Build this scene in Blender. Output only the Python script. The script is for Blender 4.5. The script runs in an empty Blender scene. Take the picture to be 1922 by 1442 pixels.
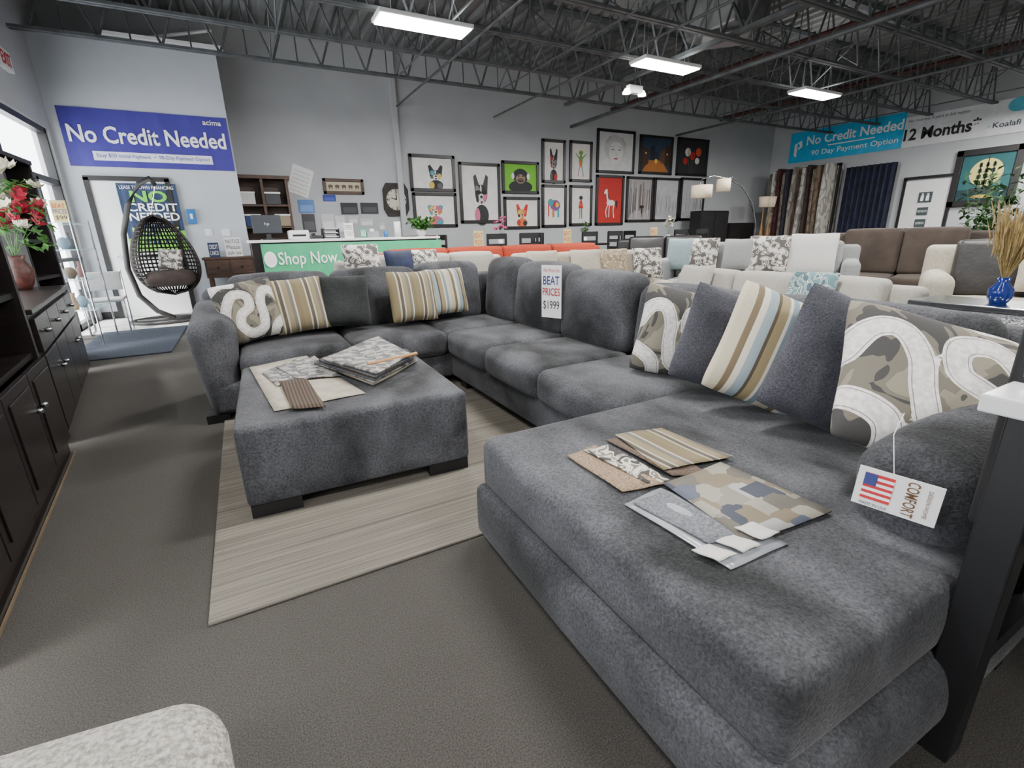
import bpy, math, random
from mathutils import Vector, Matrix
random.seed(7)
C=bpy.context.scene.collection
R=math.radians; sin=math.sin; cos=math.cos; PI=math.pi
# ---------------- camera geometry
FPX=900.0; H=1.2
th=math.atan(280/900.); hd=R(28.23); rr=math.atan(.024)
fh=Vector((sin(hd),cos(hd),0)); r0=Vector((cos(hd),-sin(hd),0)); up=Vector((0,0,1))
fw=fh*cos(th)-up*sin(th); u0=up*cos(th)+fh*sin(th)
cx_=r0*cos(rr)-u0*sin(rr); cy_=u0*cos(rr)+r0*sin(rr)
EYE=Vector((0,0,H))
def ray(px,py): return cx_*(px-961)+cy_*(721-py)+fw*FPX
def onZ(px,py,z):
    d=ray(px,py); return EYE+d*((z-H)/d.z)
def onY(px,py,Y):
    d=ray(px,py); return EYE+d*(Y/d.y)
def onX(px,py,X):
    d=ray(px,py); return EYE+d*(X/d.x)
def rectY(x0,y0,x1,y1,Y):
    ym=(y0+y1)/2; xm=(x0+x1)/2
    a=onY(x0,ym,Y).x; b=onY(x1,ym,Y).x; t=onY(xm,y0,Y).z; q=onY(xm,y1,Y).z
    return (a+b)/2,(t+q)/2,b-a,t-q
def rectX(x0,y0,x1,y1,X):
    ym=(y0+y1)/2; xm=(x0+x1)/2
    a=onX(x0,ym,X).y; b=onX(x1,ym,X).y; t=onX(xm,y0,X).z; q=onX(xm,y1,X).z
    return (a+b)/2,(t+q)/2,a-b,t-q
cam=bpy.data.cameras.new('camera'); co=bpy.data.objects.new('camera',cam); C.objects.link(co)
cam.sensor_width=36; cam.lens=FPX/1922*36; cam.clip_start=.02
m=Matrix((cx_,cy_,-fw)).transposed().to_4x4(); m.translation=EYE; co.matrix_world=m
bpy.context.scene.camera=co
# ---------------- materials
def lin(c):
    r=[]
    for v in c[:3]:
        v=v/255.; r.append(v/12.92 if v<=.04045 else ((v+.055)/1.055)**2.4)
    return (r[0],r[1],r[2],1)
def nt(name):
    ma=bpy.data.materials.new(name); ma.use_nodes=True; t=ma.node_tree
    return ma,t,t.nodes,t.links,t.nodes['Principled BSDF']
def ramp(N,stops,const=False):
    r=N.new('ShaderNodeValToRGB'); e=r.color_ramp
    if const: e.interpolation='CONSTANT'
    while len(e.elements)<len(stops): e.elements.new(.5)
    for k,(p,c) in enumerate(stops): e.elements[k].position=p; e.elements[k].color=c
    return r
def coords(N,L,scale=(1,1,1)):
    tc=N.new('ShaderNodeTexCoord'); mp=N.new('ShaderNodeMapping'); mp.inputs['Scale'].default_value=scale
    L.new(tc.outputs['Object'],mp.inputs[0]); return mp
def noise(N,L,mp,sc,det=2,dist=0):
    n=N.new('ShaderNodeTexNoise'); n.inputs['Scale'].default_value=sc; n.inputs['Detail'].default_value=det
    n.inputs['Distortion'].default_value=dist; L.new(mp.outputs[0],n.inputs['Vector']); return n
def addbump(N,L,b,mp,sc,st,dist=.01):
    n=noise(N,L,mp,sc,3); bp=N.new('ShaderNodeBump'); bp.inputs['Strength'].default_value=st; bp.inputs['Distance'].default_value=dist
    L.new(n.outputs[0],bp.inputs['Height']); L.new(bp.outputs[0],b.inputs['Normal'])
def M(name,col,rough=.6,metal=0,var=None,bump=None,sheen=0,scale=(1,1,1),emit=0,lo=.35,hi=.65):
    ma,t,N,L,b=nt(name); c=lin(col)
    b.inputs['Base Color'].default_value=c; b.inputs['Roughness'].default_value=rough; b.inputs['Metallic'].default_value=metal
    if sheen: b.inputs['Sheen Weight'].default_value=sheen; b.inputs['Sheen Roughness'].default_value=.5
    if emit: b.inputs['Emission Color'].default_value=c; b.inputs['Emission Strength'].default_value=emit
    mp=coords(N,L,scale)
    if var:
        n=noise(N,L,mp,var[0],4)
        a=var[1]; r=ramp(N,[(lo,tuple(x*(1-a) for x in c[:3])+(1,)),(hi,tuple(min(1,x*(1+a)) for x in c[:3])+(1,))])
        L.new(n.outputs[0],r.inputs[0]); L.new(r.outputs[0],b.inputs['Base Color'])
    if bump: addbump(N,L,b,mp,bump[0],bump[1],bump[2] if len(bump)>2 else .01)
    return ma
def velour(name,ca,cb,fine=90,sheen=.1,tex=.55):
    ma,t,N,L,b=nt(name); mp=coords(N,L); mp2=coords(N,L,(1.3,.8,1))
    n=noise(N,L,mp2,3.0,5,.3); n2=noise(N,L,mp,fine,1,.6)
    r=ramp(N,[(.34,lin(ca)),(.66,lin(cb))]); L.new(n.outputs[0],r.inputs[0])
    mx=N.new('ShaderNodeMixRGB'); mx.blend_type='MULTIPLY'; mx.inputs[0].default_value=tex; L.new(r.outputs[0],mx.inputs[1])
    r2=ramp(N,[(.3,(.45,.45,.46,1)),(.7,(1.7,1.7,1.72,1))]); L.new(n2.outputs[0],r2.inputs[0]); L.new(r2.outputs[0],mx.inputs[2])
    L.new(mx.outputs[0],b.inputs['Base Color']); b.inputs['Roughness'].default_value=.95; b.inputs['Specular IOR Level'].default_value=.15
    b.inputs['Sheen Weight'].default_value=sheen; b.inputs['Sheen Roughness'].default_value=.4
    bp=N.new('ShaderNodeBump'); bp.inputs['Strength'].default_value=.6; bp.inputs['Distance'].default_value=.005
    L.new(n2.outputs[0],bp.inputs['Height']); L.new(bp.outputs[0],b.inputs['Normal'])
    return ma
def stripes(name,seq,period,axis=0,rough=.85):
    ma,t,N,L,b=nt(name); mp=coords(N,L)
    sp=N.new('ShaderNodeSeparateXYZ'); L.new(mp.outputs[0],sp.inputs[0])
    a=N.new('ShaderNodeMath'); a.operation='DIVIDE'; a.inputs[1].default_value=period; L.new(sp.outputs[axis],a.inputs[0])
    f=N.new('ShaderNodeMath'); f.operation='FRACT'; L.new(a.outputs[0],f.inputs[0])
    tot=sum(s[0] for s in seq); p=0; st=[]
    for w,c in seq: st.append((p/tot,lin(c))); p+=w
    r=ramp(N,st,True); L.new(f.outputs[0],r.inputs[0]); L.new(r.outputs[0],b.inputs['Base Color']); b.inputs['Roughness'].default_value=rough
    addbump(N,L,b,mp,200,.3,.003); return ma
def contour(name,stops,sc=5,dist=.6,scale=(1,1,1)):
    ma,t,N,L,b=nt(name); mp=coords(N,L,scale); n=noise(N,L,mp,sc,0,dist)
    r=ramp(N,[(p,lin(c)) for p,c in stops],True); L.new(n.outputs[0],r.inputs[0]); L.new(r.outputs[0],b.inputs['Base Color'])
    b.inputs['Roughness'].default_value=.88; addbump(N,L,b,mp,220,.3,.003); return ma
def patches(name,cols,sc,scale=(1,1,1)):
    ma,t,N,L,b=nt(name); mp=coords(N,L,scale); v=N.new('ShaderNodeTexVoronoi'); v.distance='CHEBYCHEV'; v.inputs['Scale'].default_value=sc; L.new(mp.outputs[0],v.inputs['Vector'])
    s=N.new('ShaderNodeSeparateColor'); L.new(v.outputs['Color'],s.inputs[0]); r=ramp(N,[(i/len(cols),lin(c)) for i,c in enumerate(cols)],True); L.new(s.outputs[0],r.inputs[0])
    L.new(r.outputs[0],b.inputs['Base Color']); b.inputs['Roughness'].default_value=.8; addbump(N,L,b,mp,150,.4,.003); return ma
sofa_m=velour('charcoal_chenille',(40,41,42),(82,83,87),130)
pil_m=velour('grey_chenille',(52,53,58),(76,76,83),170); pild_m=velour('dark_chenille',(36,38,38),(56,58,58),170)
# ribbon fabric: a woven curl pattern stored with the cloth as a distance attribute
swirl_m,t_,N_,L_,b_=nt('ribbon_fabric')
at=N_.new('ShaderNodeAttribute'); at.attribute_name='ribbon'; rp=ramp(N_,[(0,(1,1,1,1)),(.40,(.3,.3,.3,1)),(.44,(1,1,1,1))],True); L_.new(at.outputs['Fac'],rp.inputs[0])
gt=N_.new('ShaderNodeMath'); gt.operation='LESS_THAN'; gt.inputs[1].default_value=.56; L_.new(at.outputs['Fac'],gt.inputs[0])
mp=coords(N_,L_); n=noise(N_,L_,mp,5,2,1.2); rb_=ramp(N_,[(0,lin((56,55,54))),(.43,lin((100,95,84))),(.52,lin((124,118,104))),(.6,lin((68,66,63)))],True); L_.new(n.outputs[0],rb_.inputs[0])
n3=noise(N_,L_,mp,60,2); rw=ramp(N_,[(.35,lin((190,187,184))),(.65,lin((218,215,211)))]); L_.new(n3.outputs[0],rw.inputs[0])
ml=N_.new('ShaderNodeMixRGB'); ml.blend_type='MULTIPLY'; ml.inputs[0].default_value=1; L_.new(rw.outputs[0],ml.inputs[1]); L_.new(rp.outputs[0],ml.inputs[2])
mz=N_.new('ShaderNodeMixRGB'); L_.new(gt.outputs[0],mz.inputs[0]); L_.new(rb_.outputs[0],mz.inputs[1]); L_.new(ml.outputs[0],mz.inputs[2]); L_.new(mz.outputs[0],b_.inputs['Base Color']); b_.inputs['Roughness'].default_value=.9
addbump(N_,L_,b_,mp,200,.3,.003)
swirls_m=contour('small_swirl_fabric',[(0,(60,56,52)),(.42,(190,186,180)),(.5,(106,100,88)),(.58,(190,186,180))],16,1.2)
stripe_m=stripes('stripe_fabric',[(3,(176,168,146)),(2,(104,90,68)),(2,(196,190,176)),(3,(136,150,156)),(1,(80,70,54)),(3,(142,128,96)),(1,(200,194,184)),(2,(118,134,142)),(2,(188,178,158))],.235)
stripe2_m=stripes('gold_stripe_fabric',[(4,(124,112,84)),(1,(186,179,160)),(2,(84,77,64)),(1,(184,178,168)),(3,(138,126,96)),(2,(108,105,97)),(1,(194,186,172)),(3,(116,105,78))],.2)
carpet_m=M('carpet',(64,61,57),.98,var=(240,.45),bump=(300,.7,.008))
wall_m=M('grey_wall_paint',(178,181,184),.8,var=(1.5,.04))
wallw_m=M('white_wall_paint',(186,191,198),.8,var=(1.5,.04))
deck_m=M('metal_deck',(112,114,114),.75,.0,var=(2,.15))
steel_m=M('joist_steel',(84,88,90),.55,.2,var=(5,.25))
rust_m=M('red_oxide_steel',(76,46,42),.6,var=(6,.3))
black_m=M('black_paint',(20,20,22),.45,var=(8,.2))
blackf_m=M('black_frame',(24,22,22),.35,var=(14,.3))
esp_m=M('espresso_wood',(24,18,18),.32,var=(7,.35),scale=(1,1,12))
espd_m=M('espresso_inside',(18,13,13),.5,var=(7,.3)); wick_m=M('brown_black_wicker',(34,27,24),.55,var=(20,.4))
wood_m=M('walnut_wood',(74,52,40),.5,var=(6,.3),scale=(1,8,8))
lwood_m=M('oak_wood',(160,120,76),.5,var=(8,.2),scale=(1,8,8))
chrome_m=M('chrome',(205,208,212),.18,1,var=(5,.05))
white_m=M('white_plastic',(226,226,226),.5,var=(4,.02))
cream_m=M('cream_fabric',(176,168,153),.9,var=(60,.12),bump=(170,.6,.006))
chaircream_m=M('textured_cream_fabric',(160,157,150),.95,var=(120,.4),bump=(100,1,.014))
whitef_m=M('pale_greige_fabric',(160,156,149),.9,var=(60,.06),bump=(150,.4,.004))
whitep_m=M('white_cushion_fabric',(190,188,184),.9,var=(60,.06),bump=(150,.4,.004))
lgrey_m=M('light_grey_fabric',(138,139,140),.9,var=(50,.08),bump=(150,.4,.004))
orange_m=M('orange_fabric',(144,46,20),.9,var=(40,.1),bump=(120,.3,.004))
taupe_m=M('taupe_suede',(60,50,42),.85,var=(5,.25),bump=(40,.2,.01),sheen=.05)
leather_m=M('black_leather',(28,27,28),.42,var=(5,.3),bump=(30,.3,.01))
grleath_m=M('grey_leather',(44,42,42),.5,var=(5,.3),bump=(30,.3,.01))
navy_m=M('navy_fabric',(26,36,66),.8,var=(10,.3))
geo_m=contour('geometric_fabric',[(0,(84,80,78)),(.44,(204,200,192)),(.5,(84,80,78)),(.56,(204,200,192))],16,.3)
teal_m=contour('teal_trellis_fabric',[(0,(96,130,134)),(.44,(202,204,200)),(.48,(96,120,124)),(.54,(202,204,200)),(.58,(70,96,104))],16,.2)
lblue_m=M('pale_blue_fabric',(128,146,150),.9,var=(30,.08))
beige_m=contour('beige_pattern_fabric',[(0,(150,134,108)),(.47,(196,188,172)),(.53,(134,118,96))],22,.2)
marble_m=M('white_marble',(206,206,208),.15,var=(4,.08))
glass_m,t_,N_,L_,b_=nt('window_glass')
tr=N_.new('ShaderNodeBsdfTransparent'); gl=N_.new('ShaderNodeBsdfGlossy'); gl.inputs['Roughness'].default_value=.02; mx_=N_.new('ShaderNodeMixShader'); mx_.inputs[0].default_value=.1
L_.new(tr.outputs[0],mx_.inputs[1]); L_.new(gl.outputs[0],mx_.inputs[2]); L_.new(mx_.outputs[0],N_['Material Output'].inputs[0])
leaf_m=M('green_leaf',(66,112,50),.5,var=(20,.4)); dleaf_m=M('dark_leaf',(54,84,44),.55,var=(15,.4))
red_m=M('red_petal',(160,24,50),.6,var=(30,.3)); petal_m=M('cream_petal',(216,212,190),.6,var=(30,.05)); wheat_m=M('wheat_straw',(136,116,72),.8,var=(30,.3)); pinkp_m=M('pink_petal',(180,70,116),.6,var=(30,.1))
terra_m=M('brown_ceramic',(76,42,36),.4,var=(20,.4)); bluev_m=M('cobalt_glass',(22,38,104),.15,var=(8,.2)); tealb_m=M('blue_plastic',(30,104,170),.5,var=(4,.1))
_cm={}
def K(*c):
    if c not in _cm: _cm[c]=M('colour_%d_%d_%d'%c,c,.6,var=(6,.06))
    return _cm[c]
NAVY=(56,48,140); GRN=(62,168,120); CY=(60,176,222); WH=(240,240,240); BK=(24,24,26)
# ---------------- mesh builder
class MB:
    def __init__(s): s.v=[]; s.f=[]; s.mi=[]; s.m=0
    def add(s,vs,fs,T=None):
        o=len(s.v)
        for p in vs:
            p=Vector(p); s.v.append(T@p if T else p)
        for f in fs: s.f.append([i+o for i in f]); s.mi.append(s.m)
        return s
    def box(s,c,d,T=None):
        x,y,z=[a/2 for a in d]; X,Y,Z=c
        vs=[(X+i*x,Y+j*y,Z+k*z) for i in(-1,1) for j in(-1,1) for k in(-1,1)]
        return s.add(vs,[(0,1,3,2),(4,6,7,5),(0,4,5,1),(2,3,7,6),(0,2,6,4),(1,5,7,3)],T)
    def rb(s,c,d,r,puff=(0,0,0),k=4,fn=None,T=None):
        h=[a/2 for a in d]; r=min(r,min(h)*.98); ax=[]
        for a in h:
            e=[-a,-a+r*.3,-a+r*.65]; i=[(-a+r)+(2*(a-r))*j/k for j in range(k+1)]
            ax.append(e+i+[a-r*.65,a-r*.3,a])
        n=len(ax[0]); idx={}; vs=[]; fs=[]
        def g(i,j,l):
            key=(i,j,l)
            if key in idx: return idx[key]
            p=[ax[0][i],ax[1][j],ax[2][l]]; core=[max(-h[q]+r,min(h[q]-r,p[q])) for q in range(3)]
            dd=Vector([p[q]-core[q] for q in range(3)])
            if dd.length>1e-9: dd=dd.normalized()*r
            q_=[core[q]+dd[q] for q in range(3)]; n_=[q_[q]/h[q] for q in range(3)]
            for q in range(3):
                if puff[q]:
                    a,b=[w for w in range(3) if w!=q]; q_[q]+=puff[q]*n_[q]*max(0,1-n_[a]**2)*max(0,1-n_[b]**2)
            pt=Vector([q_[q]+c[q] for q in range(3)])
            if fn: pt=Vector(fn(pt))
            vs.append(pt); idx[key]=len(vs)-1; return idx[key]
        for i in range(n-1):
            for j in range(n-1):
                fs.append((g(i,j,0),g(i,j+1,0),g(i+1,j+1,0),g(i+1,j,0))); fs.append((g(i,j,n-1),g(i+1,j,n-1),g(i+1,j+1,n-1),g(i,j+1,n-1)))
                fs.append((g(i,0,j),g(i+1,0,j),g(i+1,0,j+1),g(i,0,j+1))); fs.append((g(i,n-1,j),g(i,n-1,j+1),g(i+1,n-1,j+1),g(i+1,n-1,j)))
                fs.append((g(0,i,j),g(0,i,j+1),g(0,i+1,j+1),g(0,i+1,j))); fs.append((g(n-1,i,j),g(n-1,i+1,j),g(n-1,i+1,j+1),g(n-1,i,j+1)))
        return s.add(vs,fs,T)
    def tube(s,pts,rad,seg=8,T=None):
        pts=[Vector(p) for p in pts]; rads=rad if isinstance(rad,(list,tuple)) else [rad]*len(pts); vs=[]; fs=[]
        for i,p in enumerate(pts):
            d=(pts[min(i+1,len(pts)-1)]-pts[max(i-1,0)]).normalized()
            a=d.cross(Vector((0,0,1)) if abs(d.z)<.9 else Vector((1,0,0))).normalized(); b=d.cross(a)
            for k in range(seg):
                t=2*PI*k/seg; vs.append(p+(a*cos(t)+b*sin(t))*rads[i])
        for i in range(len(pts)-1):
            for k in range(seg): fs.append((i*seg+k,i*seg+(k+1)%seg,(i+1)*seg+(k+1)%seg,(i+1)*seg+k))
        fs.append(tuple(range(seg))[::-1]); fs.append(tuple((len(pts)-1)*seg+k for k in range(seg)))
        return s.add(vs,fs,T)
    def lathe(s,prof,seg=20,c=(0,0,0),T=None):
        vs=[];fs=[]
        for r,z in prof:
            for k in range(seg): t=2*PI*k/seg; vs.append((c[0]+r*cos(t),c[1]+r*sin(t),c[2]+z))
        for i in range(len(prof)-1):
            for k in range(seg): fs.append((i*seg+k,i*seg+(k+1)%seg,(i+1)*seg+(k+1)%seg,(i+1)*seg+k))
        fs.append(tuple(range(seg))[::-1]); fs.append(tuple((len(prof)-1)*seg+k for k in range(seg)))
        return s.add(vs,fs,T)
    def poly(s,pts,y):   # flat polygon in the XZ plane facing -Y
        return s.add([(a,y,b) for a,b in pts],[tuple(range(len(pts)))])
    def ell(s,cx,cz,rx,rz,y,n=18,rot=0):
        return s.poly([(cx+rx*cos(2*PI*k/n)*cos(rot)-rz*sin(2*PI*k/n)*sin(rot),cz+rx*cos(2*PI*k/n)*sin(rot)+rz*sin(2*PI*k/n)*cos(rot)) for k in range(n)],y)
    def build(s,name,mat,parent=None,smooth=False,bevel=0,world=False,loc=None):
        me=bpy.data.meshes.new(name); vs=s.v
        if world and parent: inv=Matrix.LocRotScale(parent.location,parent.rotation_euler,None).inverted(); vs=[inv@v for v in vs]
        me.from_pydata([tuple(v) for v in vs],[],s.f); 
        for mm in (mat if isinstance(mat,list) else [mat]): me.materials.append(mm)
        for p,i in zip(me.polygons,s.mi): p.material_index=i; p.use_smooth=smooth
        me.update(); o=bpy.data.objects.new(name,me); C.objects.link(o)
        if parent: o.parent=parent
        if loc: o.location=loc
        if bevel:
            b=o.modifiers.new('bevel','BEVEL'); b.width=bevel; b.segments=2; b.limit_method='ANGLE'
        return o
def tag(o,label,cat,group=None):
    o['label']=label; o['category']=cat
    if group: o['group']=group
    return o
def thing(name,label,cat,loc=(0,0,0),rz=0,group=None):
    o=bpy.data.objects.new(name,None); o.empty_display_size=.1; C.objects.link(o); o.location=loc; o.rotation_euler=(0,0,rz)
    return tag(o,label,cat,group)
def struct(o): o['kind']='structure'; return o
def dup(root,loc,rz,label):
    r=root.copy(); C.objects.link(r); r.location=loc; r.rotation_euler=(0,0,rz); r['label']=label
    for ch in list(root.children):
        c=ch.copy(); C.objects.link(c); c.parent=r
        for g in ch.children:
            d=g.copy(); C.objects.link(d); d.parent=c
    return r
def text(par,s,cx,cz,w,h,mat,y=-.012,bold=.0,name='lettering'):
    cu=bpy.data.curves.new('t','FONT'); cu.body=s; cu.offset=bold; cu.resolution_u=3; cu.space_line=.9; cu.align_x='CENTER'
    ob=bpy.data.objects.new('t',cu); C.objects.link(ob); bpy.context.view_layer.update()
    me=bpy.data.meshes.new_from_object(ob.evaluated_get(bpy.context.evaluated_depsgraph_get()))
    bpy.data.objects.remove(ob)
    xs=[v.co.x for v in me.vertices]; ys=[v.co.y for v in me.vertices]
    x0,x1,y0,y1=min(xs),max(xs),min(ys),max(ys)
    for v in me.vertices:
        v.co=Vector((cx+((v.co.x-x0)/(x1-x0)-.5)*w, y, cz+((v.co.y-y0)/(y1-y0)-.5)*h))
    me.name=name; me.materials.clear(); me.materials.append(mat)
    o=bpy.data.objects.new(name,me); C.objects.link(o); o.parent=par; return o
ORD=['first','second','third','fourth','fifth','sixth','seventh','eighth','ninth','tenth','eleventh','twelfth']
# ---------------- room shell
YW=11.3; XR=16.2; XL=-2.2; ZT=4.9; YF=-4
struct(MB().box(((XL+XR)/2,(YF+YW)/2,-.05),(XR-XL+.4,YW-YF+.4,.1)).build('floor',carpet_m))
struct(MB().box(((XL+XR)/2,YW+.1,ZT/2+.06),(XR-XL+.4,.2,ZT+.12)).build('wall_back',wall_m))
struct(MB().box((XR+.1,(YF+YW)/2,ZT/2+.06),(.2,YW-YF,ZT+.12)).build('wall_right',wall_m))
struct(MB().box(((XL+XR)/2,YF-.1,ZT/2+.06),(XR-XL+.4,.2,ZT+.12)).build('wall_front',wall_m))
b=MB(); b.box((XL-.1,(YF+YW)/2,(2.85+ZT+.12)/2),(.2,YW-YF,ZT+.12-2.85)); b.box((XL-.1,(YF+0)/2,2.85/2),(.2,-YF,2.85)); b.box((XL-.1,(10.15+YW)/2,2.85/2),(.2,YW-10.15,2.85))
struct(b.build('wall_left',wall_m))
YP=10.3; XP=.16
b=MB(); b.box(((XL+XP)/2,YP+.08,2.1),(XP-XL,.16,4.2)); b.box((XP-.08,(YP+.16+YW)/2,2.1),(.16,YW-YP-.16,4.2))
struct(b.build('wall_partition',wallw_m))
b=MB(); b.box(((XL+XP)/2+.5,YP+.1,4.23),(1.6,.3,.05)); b.tube([(XP,YP+.1,4.22),(XP,YP+.1,4.5),(XP-1,YP+.1,4.25)],.025,6)
struct(b.build('trim_partition',white_m))
x=XL; vs=[]
while x<XR:
    for dx,z in ((0,ZT),(.1,ZT),(.13,ZT+.05),(.23,ZT+.05)): vs.append((x+dx,z))
    x+=.26
V=[(a,YF,z) for a,z in vs]+[(a,YW,z) for a,z in vs]; n=len(vs)
struct(MB().add(V,[(i,i+1,n+i+1,n+i) for i in range(n-1)]).add([(XL-.3,YF-.2,ZT+.1),(XR+.3,YF-.2,ZT+.1),(XR+.3,YW+.2,ZT+.1),(XL-.3,YW+.2,ZT+.1)],[(0,1,2,3)]).build('ceiling',deck_m))
struct(MB().box(((XL-.75)/2,9.45,.003),(-.75-XL,1.7,.006)).build('floor_entry',M('pale_vinyl_floor',(210,210,208),.3,var=(3,.06))))
for nm,c,d in (('baseboard_partition',((XL+XP)/2,YP-.01,.06),(XP-XL,.02,.12)),('baseboard_right',(XR-.01,(YF+YW)/2,.06),(.02,YW-YF,.12))):
    struct(MB().box(c,d).build(nm,black_m))
y=0; k=1
while y<10.0:
    w=2.03; f=MB(); X=XL-.08
    for yy in (y+.03,y+w-.03): f.box((X,yy,1.425),(.1,.06,2.85))
    for z in (.05,2.1,2.81): f.box((X,y+w/2,z),(.1,w,.08))
    if k in (4,5): f.box((X,y+w/2,1.05),(.1,.08,2.1)); f.box((X,y+w/2,1.0),(.12,w,.05))
    o=struct(f.build('window_%d'%k if k!=5 else 'door_1',black_m))
    MB().box((X,y+w/2,1.45),(.01,w-.1,2.7)).build('pane',glass_m,o)
    y+=w; k+=1
cxd,czd,wd,hdr=rectY(192,332,345,600,YP)
o=struct(MB().box((cxd,YP-.015,1.09),(wd-.12,.04,2.16)).build('door_2',white_m,bevel=.004))
f=MB(); 
for sx in(-1,1): f.box((cxd+sx*(wd/2-.03),YP-.03,1.1),(.07,.07,2.22))
f.box((cxd,YP-.03,2.2),(wd,.07,.07)); struct(f.build('trim_door',blackf_m))
MB().tube([(cxd-.38,YP-.04,1.0),(cxd-.38,YP-.09,1.0),(cxd-.26,YP-.09,1.0)],.012).build('door_handle',chrome_m,o)
MB().box((cxd,YP-.08,1.0),(.7,.05,.06)).build('push_bar',chrome_m,o)
# ---------------- joists
for i,y in enumerate([9.4,8.15,6.95,5.7,4.45,3.2]):
    t=thing('roof_joist','open-web grey steel roof joist, %s from the picture wall'%ORD[i],'roof joist',(XL+.05,y,3.9),0,'roof joists')
    Lx=XR-XL-.1; b=MB()
    for s in(-1,1): b.box((Lx/2,s*.035,.0),(Lx,.05,.035)) 
    b.build('bottom_chord',steel_m,t)
    MB().box((Lx/2,.0,.95),(Lx,.12,.06)).build('top_chord',steel_m,t)
    b=MB(); x=.2
    while x<Lx-.5:
        b.tube([(x,0,0),(x+.36,0,.94)],.018,5); b.tube([(x+.36,0,.94),(x+.72,0,0)],.018,5); b.tube([(x+.36,0,.94),(x+.36,0,0)],.011,4); x+=.72
    b.build('web',steel_m,t)
for i,x in enumerate((.9,2.9,4.9,8.8,10.8,12.8,14.8)):
    t=thing('bridging_brace','thin crossed steel bridging between the joists, %s line from the windows'%ORD[i],'brace',(x,3.2,3.9),0,'bridging braces')
    MB().tube([(0,0,-.02),(0,6.2,-.02)],.014,5).build('bottom_rod',steel_m,t); MB().tube([(0,0,.8),(0,6.2,.8)],.014,5).build('top_rod',steel_m,t)
    b=MB()
    for a,c in ((0,1.25),(1.25,2.5),(2.5,3.75),(3.75,4.95),(4.95,6.2)): b.tube([(0,a,0),(0,c,.9)],.012,4); b.tube([(0,a,.9),(0,c,0)],.012,4)
    b.build('cross_brace',steel_m,t)
for i,(x,z,r,mt,lb) in enumerate(((3.4,3.86,.02,steel_m,'thin grey conduit under the joists nearest the windows'),(5.7,3.84,.02,steel_m,'thin grey conduit under the joists between first and second light'),(7.9,3.8,.04,steel_m,'thick grey sprinkler pipe under the joists past the second light'),(9.2,4.3,.05,rust_m,'dark red pipe running between the joist webs'),(11.6,3.84,.03,steel_m,'grey pipe under the joists past the third light'),(13.4,4.4,.06,rust_m,'dark red pipe farthest from the windows'))):
    tag(MB().tube([(x,-3.9,z),(x,11.2,z)],r,8).build('ceiling_pipe',mt),lb,'pipe')
t=thing('roof_girder','deep grey steel girder crossing above the joists','girder',(6.9,3,3.95))
MB().box((0,0,0),(.1,14,.06)).build('bottom_chord',steel_m,t); MB().box((0,0,.85),(.1,14,.06)).build('top_chord',steel_m,t)
b=MB(); y=-6.5
while y<6.5: b.tube([(0,y,0),(0,y+.5,.85)],.025,5); b.tube([(0,y+.5,.85),(0,y+1,0)],.025,5); y+=1
b.build('web',steel_m,t)
t=thing('air_duct','square grey sheet-metal air duct with diffuser hanging between joists','duct',(7.45,6.3,4.2))
MB().rb((0,0,.3),(.8,1.0,.6),.03).build('duct_body',M('galvanised',(120,122,122),.5,.4,var=(4,.2)),t); MB().lathe([(.5,-.06),(.4,0),(.2,.02)],4).build('diffuser',lgrey_m,t)
diff_m=M('lit_diffuser',(255,252,245),.5,emit=30)
def lampo(x,y,z,P,up_=False):
    l=bpy.data.lights.new('lamp','AREA'); l.shape='RECTANGLE'; l.size=1.1; l.size_y=.34; l.energy=P; l.color=(1,.98,.95)
    lo=bpy.data.objects.new('lamp',l); C.objects.link(lo); lo.location=(x,y,z)
    if up_: lo.rotation_euler=(PI,0,0)
def ceil_light(x,y,lb,P=235):
    t=thing('ceiling_light',lb,'ceiling light',(x,y,3.68),0,'hanging strip lights')
    MB().box((0,0,.04),(1.2,.38,.05)).build('housing',white_m,t,bevel=.01)
    MB().box((0,0,.008),(1.14,.34,.016)).build('diffuser',diff_m,t)
    for s in(-1,1): MB().tube([(s*.4,0,.06),(s*.4,0,1.2)],.004,4).build('hanger_wire',steel_m,t)
    lampo(x,y,3.66,P); lampo(x,y,3.77,P*.05,True)  # weak upward lamp added over each housing to brighten the deck
ceil_light(2.44,6.63,'bright strip light nearest the big blue banner'); ceil_light(6.4,6.5,'bright strip light in the middle of the row'); ceil_light(10.4,6.5,'bright strip light farthest toward the rug rack')
for i,(x,y) in enumerate(((2.2,2.2),(2.4,-1.6),(6.4,2.0),(6.4,-2),(10.4,1.8),(14.2,4.0),(-.9,2.2),(-.9,-1.6))): ceil_light(x,y,['bright strip light above the grey chaise','bright strip light behind the chaise','bright strip light above the cream sofa','bright strip light near the front wall','bright strip light above the far recliners','bright strip light near the restroom door','unseen strip light added above the espresso bookcase','unseen strip light added above the cream chair'][i],[140,120,160,130,200,220,70,90][i])  # last two lights are out of view, added to soften the shadows
t=thing('emergency_light','small white twin-head emergency light under the joists','emergency light',(6.6,7.43,3.55))
MB().box((0,0,.06),(.3,.1,.12)).build('case',white_m,t); MB().tube([(0,0,.1),(0,0,1.35)],.012,6).build('stem',steel_m,t)
for s in(-1,1): MB().lathe([(.03,.06),(.07,0),(.07,-.02)],12,(s*.18,0,0)).build('lamp_head',diff_m,t)
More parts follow.
